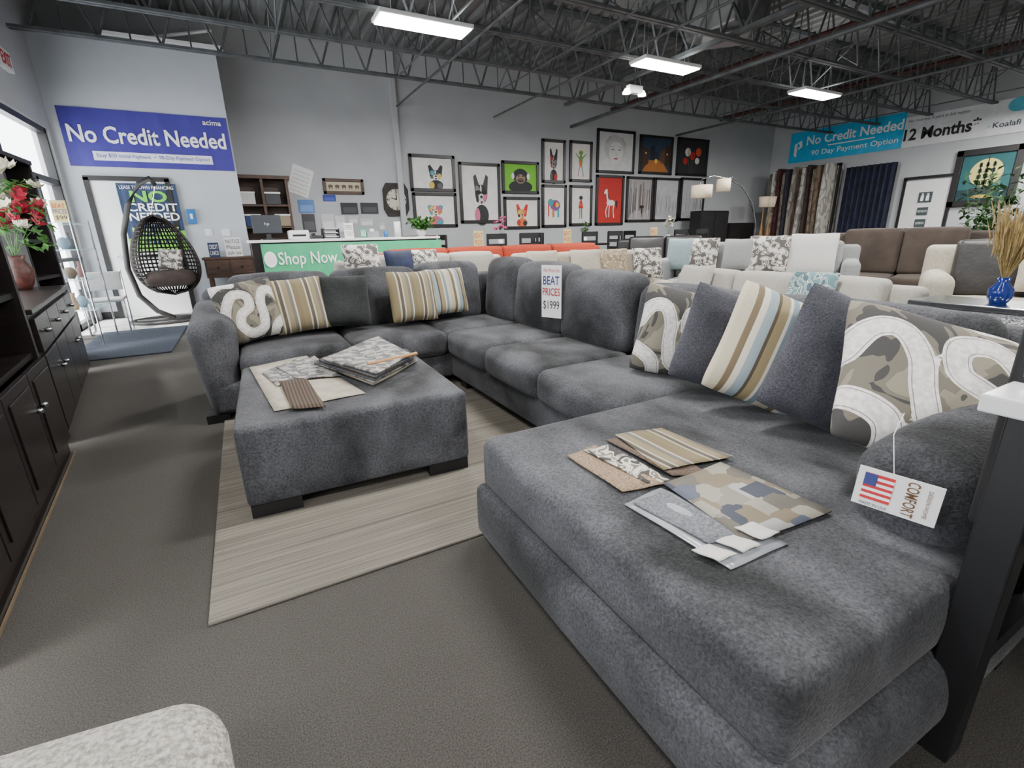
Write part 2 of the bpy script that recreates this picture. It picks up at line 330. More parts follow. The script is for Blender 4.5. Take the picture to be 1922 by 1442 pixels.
# ---------------- rug & sectional
rugm,t_,N_,L_,b_=nt('striped_rug'); mp=coords(N_,L_,(.16,15,1)); n=noise(N_,L_,mp,2.2,4,.05)
r=ramp(N_,[(.36,lin((82,77,71))),(.43,lin((112,107,98))),(.49,lin((88,83,76))),(.55,lin((116,110,101))),(.62,lin((96,91,83)))]); L_.new(n.outputs[0],r.inputs[0]); L_.new(r.outputs[0],b_.inputs['Base Color']); b_.inputs['Roughness'].default_value=.95
mp2=coords(N_,L_); addbump(N_,L_,b_,mp2,220,.5,.005)
tag(MB().rb((.62,2.8,.007),(1.82,2.42,.014),.006).build('area_rug',rugm),'beige and grey streaked area rug under the ottoman','rug')
t=thing('sectional_sofa','large charcoal chenille U-shaped sectional sofa with chaise','sofa',(1.6,2.6,0))
def part(name,c,d,r,puff=(0,0,0),fn=None,mt=sofa_m,T=None,k=5): return MB().rb(c,d,r,puff,k,fn,T).build(name,mt,t,True,world=True)
part('base',(.95,4.14,.175),(2.5,.98,.2),.03); part('base',(1.9,2.6,.175),(1.0,2.2,.2),.03); part('base',(1.495,.94,.145),(1.65,1.3,.22),.03,(.02,.034,0),k=8)
part('chaise_seat',(1.4,.95,.345),(1.4,1.26,.212),.04,(.014,.018,.0),k=8)
for a,c in ((3.655,2.955),(2.955,2.265),(2.265,1.57)): part('seat_cushion',(1.73,(a+c)/2,.365),(.74,a-c,.2),.06,(.03,0,.02))
part('seat_cushion',(1.73,4.0,.36),(.74,.69,.2),.06,(0,0,.015))
for a,c in ((-.13,.62),(.62,1.37)): part('seat_cushion',((a+c)/2,3.98,.365),(c-a,.74,.2),.06,(0,.03,.02))
part('back_frame',(2.36,2.46,.46),(.18,4.27,.78),.07); part('back_frame',(.97,4.55,.46),(2.6,.2,.78),.07)
def lean(ax,z0,k):
    def f(p):
        q=list(p); q[ax]+=(p.z-z0)*k; return q
    return f
for a,c,h,dx in ((4.3,3.72,.55,0),(3.72,3.0,.53,0),(3.0,2.29,.5,0),(2.29,1.58,.45,.05),(1.58,.6,.45,.07)): part('back_cushion',(2.12+dx,(a+c)/2,.44+h/2),(.24-dx,a-c,h),.08,(.04,0,.02),lean(0,.45,.12))
for a,c,h in ((-.14,.62,.5),(.62,1.36,.5),(1.36,1.98,.52)): part('back_cushion',((a+c)/2,4.34,.44+h/2),(c-a,.24,h),.08,(0,.04,.02),lean(1,.45,.12))
part('arm',(-.26,4.16,.39),(.3,.98,.68),.1,(0,.02,.02),lambda p:(-.26+(p.x+.26)*(.55+.45*min(1,p.z/.62)),p.y,p.z+ (p.y-4.16)*.08*(p.z/.7)))
part('arm',(1.89,.475,.375),(1.0,.29,.65),.1,(.02,0,.02),lambda p:(p.x-.03*(p.z/.7),.475+(p.y-.475)*(.8+.2*min(1,p.z/.6)),p.z+(p.x-1.9)*.1*(p.z/.7)))
for x,y in ((-.32,3.76),(.86,1.45),(.86,.5),(1.5,1.7),(1.5,3.5),(2.3,.5),(2.3,4.5),(-.3,4.55)): MB().box((x,y,.03),(.14,.12,.06)).build('foot',black_m,t,world=True)
t=thing('ottoman','square charcoal chenille ottoman with black block feet, covered in fabric samples','ottoman',(.39,2.75,0),R(-2))
MB().rb((0,0,.26),(1.05,1.16,.375),.028,(.006,.006,.004),6).build('body',sofa_m,t,True)
for sx in(-1,1):
    for sy in(-1,1): MB().box((sx*.41,sy*.52,.037),(.21,.09,.074)).build('foot',black_m,t)
# ---------------- pillows
def cat(pts,k=12):
    out=[]; P=[pts[0]]+pts+[pts[-1]]
    for i in range(1,len(P)-2):
        for j in range(k):
            t=j/k; out.append(tuple(.5*(2*P[i][a]+(P[i+1][a]-P[i-1][a])*t+(2*P[i-1][a]-5*P[i][a]+4*P[i+1][a]-P[i+2][a])*t*t+(3*P[i][a]-P[i-1][a]-3*P[i+1][a]+P[i+2][a])*t**3) for a in(0,1)))
    return out+[pts[-1]]
RIB=[cat([(-1.05,-.95),(-.95,-.35),(-.75,.2),(-.42,.55),(-.05,.45),(-.05,.08),(-.38,-.12),(-.5,-.45),(-.25,-.78),(.15,-.7),(.3,-.3),(.35,.15),(.55,.5),(.85,.45),(1.05,.1)]),cat([(-1.05,.8),(-.7,.98),(-.35,.95)]),cat([(.45,-1.05),(.6,-.72),(1.0,-.5)])]
def pillow(label,mat,loc,w=.48,h=.48,th_=.16,yaw=0,tilt=20,roll=0,group='throw pillows on the charcoal sectional',n=14,flip=1):
    if mat is swirl_m: n=44
    b=MB(); vs=[];fs=[];dat=[]
    for s in(-1,1):
        for i in range(n+1):
            for j in range(n+1):
                u=sin(PI/2*(2*i/n-1)); v=sin(PI/2*(2*j/n-1))
                z=(max(0,(1-u**4)*(1-v**4)))**.62
                X=u*w/2*(1-.06*(1-v*v))*(1-.05*v**6); Z=v*h/2*(1-.06*(1-u*u))*(1-.05*u**6)
                vs.append((X,s*th_/2*z,Z))
                if mat is swirl_m:
                    d=min((flip*u-p[0])**2+(v-p[1])**2 for c in RIB for p in c)**.5; dat.append(min(1,d/.27))
    m_=(n+1)**2
    for i in range(n):
        for j in range(n):
            a=i*(n+1)+j; q=(a,a+n+1,a+n+2,a+1); fs.append(q); fs.append(tuple(m_+x for x in q[::-1]))
    o=b.add(vs,fs).build('throw_pillow',mat,None,True); o.location=loc; o.rotation_euler=(-R(tilt),R(roll),R(yaw)); tag(o,label,'pillow',group)
    if dat:
        A=o.data.attributes.new('ribbon','FLOAT','POINT'); A.data.foreach_set('value',dat)
    return o
pillow('ribbon-patterned pillow at the left arm of the sectional',swirl_m,(-.01,4.0,.715),.43,.45,.16,14,18,-8)
pillow('gold striped pillow second from the left arm',stripe2_m,(.33,4.06,.72),.41,.43,.16,6,18,-3)
pillow('plain charcoal pillow third from the left arm',pild_m,(.66,4.09,.72),.43,.43,.17,-6,20,2)
pillow('wide gold striped pillow alone near the sofa corner',stripe2_m,(1.22,4.02,.72),.43,.44,.16,8,16,2)
pillow('pale striped pillow tucked behind the other in the corner',stripe_m,(1.56,4.12,.73),.42,.42,.14,10,16,0)
pillow('ribbon pillow farthest along the right-hand pillow row',swirl_m,(1.96,1.76,.68),.46,.48,.18,-40,16,12,flip=-1)
pillow('grey pillow between the ribbon and striped pillows of the right row',pil_m,(1.97,1.47,.68),.5,.48,.2,-30,14,20)
pillow('blue and tan striped pillow in the middle of the right row',stripe_m,(1.93,1.2,.69),.52,.5,.18,-38,16,22)
pillow('grey pillow beside the nearest ribbon pillow of the right row',pil_m,(1.95,.93,.68),.54,.52,.2,-42,18,24)
pillow('large ribbon pillow leaning on the right arm with a hang tag',swirl_m,(1.81,.62,.71),.56,.54,.18,-46,44,16,flip=-1)
t=thing('hang_tag','white hang tag with a small flag hanging from the nearest ribbon pillow','tag',(1.30,.465,.575))
t.rotation_euler=(R(-6),R(2),R(-74))
MB().box((0,0,0),(.165,.003,.1)).build('card',white_m,t)
MB().tube([(1.305,.48,.622),(1.36,.52,.70),(1.55,.58,.70)],.0012,5).build('string',white_m,t,world=True)
b=MB(); 
for i in range(9): b.m=i%2; b.box((-.038,-.003,.034-.0075*i),(.06,.002,.0075))
b.m=2; b.box((-.055,-.0045,.022),(.026,.002,.03)); b.build('flag',[K(190,40,50),K(236,236,236),K(50,60,120)],t)
o=text(t,'COMFORT',0,0,.088,.024,K(100,70,40),-.004,.01); o.location=(.028,0,0); o.rotation_euler=(0,R(90),0)
o=text(t,'DESIGN HOME',0,0,.07,.008,K(110,80,50),-.004); o.location=(.06,0,0); o.rotation_euler=(0,R(90),0)
text(t,'MADE IN USA',-.038,-.042,.056,.008,K(60,60,90),-.004)
t=thing('price_card','tall price card pinned to the sectional back cushion','price card',tuple(onX(1035,548,1.95)),R(-66))
MB().box((0,0,0),(.17,.004,.38)).build('card',white_m,t)
text(t,'We Won\'t be',0,.155,.14,.028,K(200,40,50),-.004); text(t,'BEAT',0,.082,.14,.062,K(30,44,110),-.004,.01); text(t,'PRICES',0,.0,.15,.056,K(170,30,40),-.004,.01); text(t,'$1999',0,-.1,.14,.07,K(30,30,40),-.004)
# ---------------- fabric samples
def sheet(label,px,z,mat,grp=None,name='fabric_sample',n=8,wave=.0015,th_=.003,cat='fabric sample'):
    c=[onZ(a,b_,z) for a,b_ in px]; cc=sum(c,Vector())/4; vs=[];fs=[]
    for i in range(n+1):
        for j in range(n+1):
            u=i/n;v=j/n; p=c[0]*(1-u)*(1-v)+c[1]*u*(1-v)+c[2]*u*v+c[3]*(1-u)*v-cc
            p.z+=wave*(sin(u*7+px[0][0])+cos(v*6+px[0][1])); vs.append(p)
    for i in range(n):
        for j in range(n): a=i*(n+1)+j; fs.append((a,a+1,a+n+2,a+n+1))
    o=MB().add(vs,fs).build(name,mat,None,True,loc=cc); s=o.modifiers.new('s','SOLIDIFY'); s.thickness=th_; s.offset=0
    return tag(o,label,cat,grp)
cord_m=stripes('brown_corduroy',[(1,(82,66,50)),(1,(46,37,30))],.016)
tanw_m=M('tan_weave',(132,112,92),.9,var=(140,.4),bump=(160,.6,.004)); brw=M('brown_weave',(86,71,61),.9,var=(140,.4),bump=(160,.6,.004))
tri_m=patches('angular_fabric',[(56,60,72),(140,136,124),(112,102,84),(152,150,148),(78,84,98),(124,120,110),(92,88,80)],13,(1,1,0))
tri2_m=patches('grey_print_fabric',[(84,84,88),(146,142,136),(108,106,106),(158,154,150)],26,(1,1,0))
gry=M('grey_weave',(100,102,108),.9,var=(120,.35),bump=(150,.5,.004)); crm=M('cream_cloth',(160,152,138),.9,var=(12,.15)); pla=M('clear_plastic_sleeve',(146,150,156),.2,var=(12,.1)); lab_m=M('label_paper',(186,184,180),.7,var=(20,.05))
stripe3_m=stripes('sample_stripe_fabric',[(4,(112,100,74)),(1,(160,153,136)),(2,(78,71,59)),(1,(156,151,141)),(3,(124,112,84)),(2,(98,94,88)),(1,(166,159,146)),(3,(106,96,70))],.16)
g='fabric samples on the ottoman'
sheet('cream fabric sample spread flat on the ottoman',[(468,690),(575,668),(686,738),(515,772)],.455,crm,g)
sheet('grey printed sample at the left of the ottoman',[(490,700),(560,672),(600,700),(520,725)],.460,tri2_m,g)
sheet('dark brown corduroy sample at the ottoman front edge',[(524,716),(575,710),(612,764),(548,768)],.464,cord_m,g)
sheet('grey floral sample beside the corduroy sample',[(520,690),(590,668),(640,705),(560,712)],.467,tri2_m,g)
for i,(mt,lb) in enumerate(((crm,'cream sheet lowest in the sample stack'),(tri2_m,'grey printed sheet in the sample stack'),(gry,'grey sheet in the middle of the sample stack'),(brw,'brown sheet near the top of the sample stack'),(gry,'ragged dark sheet near the top of the sample stack'),(tri2_m,'patterned sheet on top of the sample stack'))):
    d=i*4; sheet(lb,[(586+d,682-d*.4),(698+d*.6,642-d*.5),(784-d*.6,676-d*.5),(700+d*.3,722-d)],.466+.0145*i,mt,'stacked fabric samples',wave=.003,th_=.0115)
p0=onZ(690,684,.548); p1=onZ(782,664,.548)
tag(MB().tube([p0,p1],.011,10).build('sample_hanger',lwood_m),'wooden hanger bar clamped on the stacked samples','hanger')
g='fabric samples on the chaise'
sheet('tan woven sample at the left of the chaise',[(1064,856),(1118,836),(1250,908),(1168,924)],.459,tanw_m,g)
sheet('swirl sample lying over the tan woven sample',[(1095,845),(1140,835),(1258,902),(1215,908)],.463,swirls_m,g)
sheet('brown woven sample under the striped sample',[(1138,826),(1200,812),(1330,890),(1262,893)],.459,brw,g)
sheet('gold striped sample topmost at the back of the chaise',[(1155,816),(1240,804),(1377,857),(1246,882)],.467,stripe3_m,g)
sheet('large angular patterned sample at the front of the chaise',[(1245,908),(1352,868),(1562,960),(1400,1018)],.463,tri_m,g)
sheet('clear plastic edged sleeve under the angular sample',[(1172,946),(1240,915),(1480,1020),(1372,1068)],.457,pla,g)
sheet('plain grey woven sample beside the angular one',[(1188,944),(1246,922),(1400,1006),(1330,1022)],.461,gry,g)
for i,(x,y) in enumerate(((1340,1040),(1385,1022),(1420,1000))): sheet(['white label card nearest the chaise edge','white label card in the middle of three','white label card farthest from the edge'][i],[(x-42,y-8),(x-8,y-19),(x+44,y),(x+10,y+14)],.467+.002*i,lab_m,'label cards on the samples','label_card',cat='label card')
# ---------------- right table and chair
t=thing('dining_table','counter-height table with white marble top and black legs at right edge','table',(1.17,.33,0))
MB().box((.6,-.5,.88),(1.2,1.0,.035)).build('tabletop',marble_m,t,bevel=.004); MB().box((.6,-.5,.83),(1.06,.86,.06)).build('apron',black_m,t)
for x,y in ((.11,-.06),(1.1,-.06),(.11,-.94),(1.1,-.94)): MB().box((x,y,.43),(.072,.072,.86)).build('leg',black_m,t,bevel=.004)
MB().box((.6,-.06,.24),(.96,.04,.05)).build('stretcher',black_m,t); MB().box((.6,-.94,.24),(.96,.04,.05)).build('stretcher',black_m,t)
t=thing('counter_chair','black leather counter chair with silver nailheads tucked under marble table','chair',(1.515,.17,0),0)
chl=M('matte_black_leather',(20,20,22),.7,var=(9,.3),bump=(60,.3,.006))
MB().rb((0,.145,.79),(.4,.05,.46),.02).build('backrest',chl,t,True); MB().rb((0,-.08,.6),(.38,.38,.1),.035).build('seat',chl,t,True)
for i in range(12):
    MB().rb((-.2,.14,.62+i*.033),(.01,.015,.015),.004,k=1).build('nailhead',chrome_m,t,True)
    MB().rb((-.182+i*.033,.119,.995),(.014,.01,.014),.004,k=1).build('nailhead',chrome_m,t,True)
for x in(-.17,.17):
    for y in(-.24,.13): MB().box((x,y,.28),(.04,.04,.55)).build('leg',black_m,t)
MB().box((0,.13,.16),(.32,.03,.03)).build('stretcher',black_m,t); MB().box((0,-.24,.16),(.32,.03,.03)).build('stretcher',black_m,t)
t=thing('accent_chair','cream textured fabric chair at the bottom left corner','chair',(-.44,.6,0),R(-10))
MB().rb((.02,-.02,.44),(.5,.52,.12),.06,(.03,.01,.02),6,lambda p:(p.x-.35*max(0,abs(p.y)-.1)**1.3,p.y*(.9+.2*(p.x+.25)),p.z)).build('seat',chaircream_m,t,True)
MB().rb((-.25,0,.62),(.09,.46,.5),.04).build('backrest',chaircream_m,t,True)
for x in(-.2,.2):
    for y in(-.17,.17): MB().tube([(x,y,0),(x*.92,y*.92,.39)],[.014,.022],8).build('leg',black_m,t)
# ---------------- generic furniture
def sofa(label,x,y,rz,w,d,h,mat,n=3,armw=.2,armh=.62,seath=.45,group='display sofas on the showroom floor',name='sofa',bm=None,rd=.07):
    t=thing(name,label,'sofa',(x,y,0),R(rz),group); iw=w-2*armw
    MB().rb((0,0,.2),(w-.04,d-.04,.26),.04).build('base',mat,t,True)
    MB().rb((0,d/2-.1,(.06+h-.03)/2),(w-.02,.2,h-.09),.06).build('back_frame',mat,t,True)
    for s in(-1,1): MB().rb((s*(w/2-armw/2),-.02,(armh+.06)/2),(armw,d-.06,armh-.06),rd).build('arm',mat,t,True)
    for i in range(n):
        cx=-iw/2+iw*(i+.5)/n
        MB().rb((cx,-.08,seath-.09),(iw/n-.01,d-.3,.18),.05,(0,.02,.02)).build('seat_cushion',mat,t,True)
        MB().rb((cx,d/2-.28,(seath+h)/2+.01),(iw/n-.005,.2,h-seath+.02),.055,(0,.03,.012),fn=lean(1,seath,.15)).build('back_cushion',bm or mat,t,True)
    for sx in(-1,1):
        for sy in(-1,1): MB().box((sx*(w/2-.1),sy*(d/2-.1),.035),(.06,.06,.07)).build('foot',black_m,t)
    return t
GP='throw pillows on the display sofas'
def sp(label,mat,t,lx,h=.45,z=.66,ly=.02,roll=0,tilt=18):
    a=t.rotation_euler.z; p=Vector((lx*cos(a)-ly*sin(a),lx*sin(a)+ly*cos(a),z))+t.location
    pillow(label,mat,p,h,h,.14,math.degrees(a),tilt,roll,GP,8)
s1=sofa('pale fabric sofa directly behind the charcoal sectional',4.05,2.85,-90,2.35,.92,.79,whitef_m,3)
sp('teal trellis pillow on the pale sofa behind the sectional',teal_m,s1,.5,.4,.67); sp('plain pillow at the far end of the pale sofa',whitef_m,s1,-.7,.42,.66)
s2=sofa('light grey sofa with patterned and white pillows, mid showroom',6.4,4.6,-62,2.6,1.0,1.0,lgrey_m,3,armh=.8,seath=.5)
for lx,mt,lb,h in ((-.95,lblue_m,'pale blue pillow at left end of light grey sofa',.5),(-.68,geo_m,'dark trellis pillow beside the pale blue pillow',.5),(-.15,lgrey_m,'plain grey pillow on the light grey sofa',.46),(.22,geo_m,'trellis pillow in the middle right of light grey sofa',.54),(.75,whitep_m,'large white pillow at right end of light grey sofa',.58)): sp(lb,mt,s2,lx,h,.86,-.02)
s3=sofa('dark taupe suede reclining loveseat right of the light grey sofa',8.25,3.6,-72,2.0,1.05,1.14,taupe_m,2,.28,.8,.52,rd=.13)
MB().rb((1.01,-.2,.45),(.04,.1,.04),.01).build('lever',chrome_m,s3)
s4=sofa('black leather reclining sofa before the picture wall',7.7,7.5,-40,2.0,1.0,1.08,leather_m,2,.26,.72,.52,rd=.12)
s5=sofa('dark grey leather reclining sofa near the restroom door',11.3,4.4,-70,2.1,1.0,1.12,grleath_m,3,.26,.8,.52,rd=.12)
s6=sofa('pale rolled-arm armchair with dark tufted back beside the glittery table',6.6,1.9,-65,1.3,.95,1.02,cream_m,1,.24,.74,.48,bm=grleath_m,rd=.115)
sp('small cream pillow on the rolled-arm armchair',cream_m,s6,.25,.4,.74)
s7=sofa('pale sofa with black and white pillows behind the left sofa run',2.2,6.25,0,2.4,.95,.96,whitef_m,3,seath=.5)
sp('black trellis pillow at left end of the pale sofa',geo_m,s7,-.9,.46,.92); sp('navy pillow on the pale sofa',navy_m,s7,-.42,.4,.86); sp('second black trellis pillow on the pale sofa',geo_m,s7,-.1,.4,.86)
s8=sofa('long orange fabric sofa between the pale sofa and the counter',3.95,7.4,0,4.4,.9,1.0,orange_m,4,seath=.5,armh=.88)
s9=sofa('cream sofa with beige patterned pillows behind the sofa corner',3.72,5.0,-22,2.15,.88,.95,cream_m,3,seath=.5)
for lx,mt,lb in ((-.5,cream_m,'plain cream pillow on the cream sofa'),(.05,cream_m,'second cream pillow nearer the middle of the cream sofa'),(.4,beige_m,'beige patterned pillow on the cream sofa'),(.85,geo_m,'grey patterned pillow at right end of the cream sofa')): sp(lb,mt,s9,lx,.4,.82,.0)
t=thing('mirrored_console','silver glitter mirrored console table behind the sectional','console table',(4.15,1.08,0),R(-90))
glit=M('silver_glitter',(190,192,196),.25,.8,var=(160,.5),bump=(140,.8,.01))
MB().box((0,0,.7),(1.05,.42,.035)).build('tabletop',chrome_m,t,bevel=.006); MB().box((0,0,.61),(1.0,.38,.13)).build('drawer_box',glit,t)
for x in(-.45,.45): MB().box((x,0,.28),(.08,.34,.55)).build('leg',glit,t)
_bl={}
def bloom(lm,s):
    key=(lm.name,s)
    if key not in _bl:
        me=bpy.data.meshes.new('flower'); vs=[];fs=[]
        for q in range(7):
            T=Matrix.Rotation(q*2*PI/7,4,'Z')@Matrix.Rotation(R(-35),4,'Y'); o=len(vs)
            vs+=[tuple(T@Vector(p)) for p in ((s*.1,0,0),(s*.6,-s*.45,0),(s*1.2,0,.005),(s*.6,s*.45,0))]; fs.append((o,o+1,o+2,o+3))
        vs+=[(s*.12*cos(k*PI/3),s*.12*sin(k*PI/3),.004) for k in range(6)]; fs.append(tuple(range(28,34))); 
        for q in range(7): fs.append((q*4,28+(q%6),28+((q+1)%6)))
        me.from_pydata(vs,[],fs); me.materials.append(lm); me.update(); _bl[key]=me
    return _bl[key]
def vase_plant(name,label,cat,loc,prof,vm,h,spread,n,lm,leafw=.02,leafl=.2,kind='leaf',stem=leaf_m):
    t=thing(name,label,cat,loc); MB().lathe(prof,20).build('vase',vm,t,True); z0=prof[-1][1]
    b=MB(); st=MB()
    for i in range(n):
        a=random.uniform(0,2*PI); r=spread*math.sqrt(random.random()); zz=z0+h*random.uniform(.45,1)
        tip=Vector((r*cos(a),r*sin(a),zz)); base=Vector((0,0,z0-.03)); mid=base.lerp(tip,.6)+Vector((0,0,.05*h)); 
        if i%3==0 or kind=='grass': st.tube([base,mid,tip],[.003,.002,.0015],4)
        if kind=='grass': b.tube([tip+Vector((0,0,-.06)),tip,tip+Vector((r*.3*cos(a),r*.3*sin(a),.1))],[.002,.006,.001],5)
        elif kind=='flower':
            o=bpy.data.objects.new('flower',bloom(lm,leafw*1.6)); C.objects.link(o); o.parent=t; o.location=tip; o.rotation_euler=(random.uniform(-.9,.9),random.uniform(-.9,.9),0)
        else:
            for q in range(3):
                p=base.lerp(tip,random.uniform(.4,1)); T=Matrix.Translation(p)@Matrix.Rotation(random.uniform(0,2*PI),4,'Z')@Matrix.Rotation(R(random.uniform(-60,30)),4,'Y')
                b.add([(0,0,0),(leafl*.5,-leafw,.0),(leafl,0,-.02),(leafl*.5,leafw,0)],[(0,1,2,3)],T)
    st.build('stems',stem,t)
    if kind!='flower': b.build('foliage',lm,t)
    return t
vase_plant('wheat_grass_vase','tall cobalt vase of dry wheat grass on the glittery console','vase',(4.12,1.2,.718),[(.04,0),(.06,.04),(.06,.09),(.028,.13),(.033,.16)],bluev_m,.36,.13,110,wheat_m,kind='grass',stem=wheat_m)
tag(MB().lathe([(.05,0),(.08,.04),(.08,.09),(.05,.12),(.055,.14)],20).build('ceramic_vase',tealb_m,None,True,loc=(4.1,.9,.718)),'short blue ceramic vase beside the wheat grass','vase')
vase_plant('potted_ficus','tall leafy green tree in a pot by the ship picture','potted tree',(9.7,3.2,0),[(.14,0),(.18,.3),(.19,.34)],white_m,1.75,.42,150,dleaf_m,.03,.13)
# ---------------- left side cabinets
def loc2(ax,ay,bx,by): return math.atan2(by-ay,bx-ax)
ax,ay,bx,by=-.885,1.7,-1.1,3.62
a=loc2(ax,ay,bx,by); Lf=math.hypot(bx-ax,by-ay)
t=thing('bookcase','tall espresso bookcase with open shelves and lower doors at left edge','bookcase',(ax,ay,0),a)
b=MB(); D=.42; Hh=2.0
for x in (0.02,Lf/2,Lf-.02): b.box((x,D/2,Hh/2),(.045,D,Hh))
b.box((Lf/2,D-.01,Hh/2),(Lf,.02,Hh)); b.box((Lf/2,D/2,.04),(Lf,D,.08)); b.box((Lf/2,D/2,Hh),(Lf+.04,D+.04,.05)); b.build('carcass',esp_m,t)
for z in (.62,.95,1.28,1.62): MB().box((Lf/2,D/2,z),(Lf-.04,D-.04,.03)).build('shelf',esp_m,t)
for i in range(4):
    w=Lf/4; x=w*(i+.5); d=MB().box((x,-.01,.35),(w-.012,.025,.5)).build('door',esp_m,t,bevel=.003)
    MB().box((x,-.026,.35),(w-.12,.008,.4)).build('door_panel',esp_m,d,bevel=.003)
    MB().rb((x+(w*.38 if i%2==0 else -w*.38),-.04,.42),(.028,.03,.028),.012,k=1).build('knob',chrome_m,d,True)
MB().box((Lf/2,-.022,.005),(Lf,.006,.01)).build('base_trim',M('tan_edge',(104,88,68),.6,var=(10,.1)),t)
ax,ay,bx,by=-1.14,3.78,-1.48,5.97; a=loc2(ax,ay,bx,by); Lf=math.hypot(bx-ax,by-ay)
t=thing('buffet_cabinet','espresso buffet cabinet with silver knobs holding the flower vase','cabinet',(ax,ay,0),a)
MB().box((Lf/2,.21,.44),(Lf-.04,.4,.76)).build('carcass',esp_m,t); MB().box((Lf/2,.21,.835),(Lf,.46,.03)).build('top',esp_m,t,bevel=.004)
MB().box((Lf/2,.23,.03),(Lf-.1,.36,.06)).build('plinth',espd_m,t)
for i in range(4):
    w=(Lf-.06)/4; x=.03+w*(i+.5)
    d=MB().box((x,-.002,.33),(w-.012,.025,.48)).build('door',esp_m,t,bevel=.003); MB().rb((x+(w*.36 if i%2==0 else -w*.36),-.03,.42),(.03,.035,.03),.013,k=1).build('knob',chrome_m,d,True)
    d=MB().box((x,-.002,.69),(w-.012,.025,.2)).build('drawer',esp_m,t,bevel=.003); MB().rb((x,-.03,.69),(.03,.035,.03),.013,k=1).build('knob',chrome_m,d,True)
t=vase_plant('flower_vase','brown ceramic vase of red and cream silk flowers on the buffet','vase',(-1.66,5.6,.85),[(.05,0),(.08,.06),(.1,.16),(.06,.24),(.075,.28)],terra_m,.5,.26,40,red_m,.04,kind='flower')
b=MB()
for i in range(60):
    aa=random.uniform(0,2*PI); r=.3*math.sqrt(random.random()); p=Vector((r*cos(aa),r*sin(aa),.34+random.uniform(0,.5)))
    for q in range(3): b.add([(0,0,0),(.05,-.02,0),(.11,0,-.02),(.05,.02,0)],[(0,1,2,3)],Matrix.Translation(p)@Matrix.Rotation(random.uniform(0,6.3),4,'Z')@Matrix.Rotation(R(random.uniform(-50,40)),4,'Y'))
    if i%4==0: o=bpy.data.objects.new('flower',bloom(petal_m,.07)); C.objects.link(o); o.parent=t; o.location=p+Vector((0,0,.14)); o.rotation_euler=(random.uniform(-.9,.9),random.uniform(-.9,.9),0)
b.build('foliage',leaf_m,t)
t=thing('open_shelf_unit','tall black open shelf unit standing by the windows','shelf unit',(-1.87,6.55,0),R(90))
b=MB(); 
for x in(-.38,.38): b.box((x,0,1.0),(.05,.3,2.0))
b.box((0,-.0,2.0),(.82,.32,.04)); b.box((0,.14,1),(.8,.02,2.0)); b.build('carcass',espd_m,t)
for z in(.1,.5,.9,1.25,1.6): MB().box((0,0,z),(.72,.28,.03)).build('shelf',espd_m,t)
t=thing('glass_etagere','chrome etagere with glass shelves of ornaments beside the entrance','shelf unit',(-1.88,7.9,0))
for x in(-.22,.22):
    for y in(-.4,.4): MB().tube([(x,y,0),(x,y,1.5)],.01,6).build('post',chrome_m,t)
shz=(.45,.8,1.15,1.45)
glsh=M('shelf_glass',(190,215,220),.05,0); glsh.node_tree.nodes['Principled BSDF'].inputs['Alpha'].default_value=.45
for z in shz: MB().box((0,0,z),(.46,.84,.012)).build('glass_shelf',glsh,t)
cols=[(120,140,156),(150,130,104),(120,84,80),(96,80,66),(190,190,194),(80,80,84)]; k=0
for z in shz[:3]:
    for y in(-.28,0,.28):
        c=cols[(k*5+1)%6]; kd=['slim','round','bottle-shaped'][k%3]; pr=[[(.03,0),(.04,.05),(.02,.16),(.03,.2)],[(.03,0),(.07,.06),(.05,.12),(.02,.14)],[(.04,0),(.045,.1),(.015,.14),(.015,.2)]][k%3]
        tag(MB().lathe(pr,12).build('ornament',K(*c),None,True,loc=(-1.88+random.uniform(-.05,.05),7.9+y,z+.006)),kd+' ornament on the '+['lowest','middle','upper'][shz.index(z)]+' glass shelf','ornament','ornaments on the glass shelves'); k+=1
t=thing('price_card','small price card standing on top of the glass shelves','price card',(-1.75,7.62,1.456+.12),R(10))
MB().box((0,0,0),(.14,.004,.24)).build('card',K(216,200,140),t); text(t,'BEAT',0,.06,.11,.05,K(200,60,40),-.004); text(t,'PRICES',0,0,.12,.05,K(40,60,150),-.004); text(t,'$99',0,-.07,.1,.05,K(30,30,40),-.004)
t=thing('metal_chair','grey and chrome cantilever chair beside the entrance windows','chair',(-1.78,8.7,0),R(5))
for s in(-1,1): MB().tube([(s*.22,-.22,.46),(s*.22,-.22,.015),(s*.22,.22,.015),(s*.22,.24,.5),(s*.22,.27,.85)],.012,6).build('side_frame',chrome_m,t)
MB().rb((0,0,.46),(.44,.44,.04),.015).build('seat',lgrey_m,t,True); MB().rb((0,.26,.7),(.42,.03,.26),.012).build('backrest',lgrey_m,t,True)
tag(MB().rb((-1.38,7.62,.008),(1.0,2.05,.016),.006).build('door_mat',M('blue_mat',(38,46,60),.95,var=(50,.4),bump=(120,.8,.01))),'dark blue entrance mat before the glass door','mat')
t=thing('exit_sign','white and red exit sign high on the window wall','sign',(XL+.03,8.9,3.4),R(90)); MB().box((0,0,0),(.4,.06,.24)).build('case',white_m,t,bevel=.01)
text(t,'EXIT',0,0,.32,.15,K(210,30,40),-.035,.02)
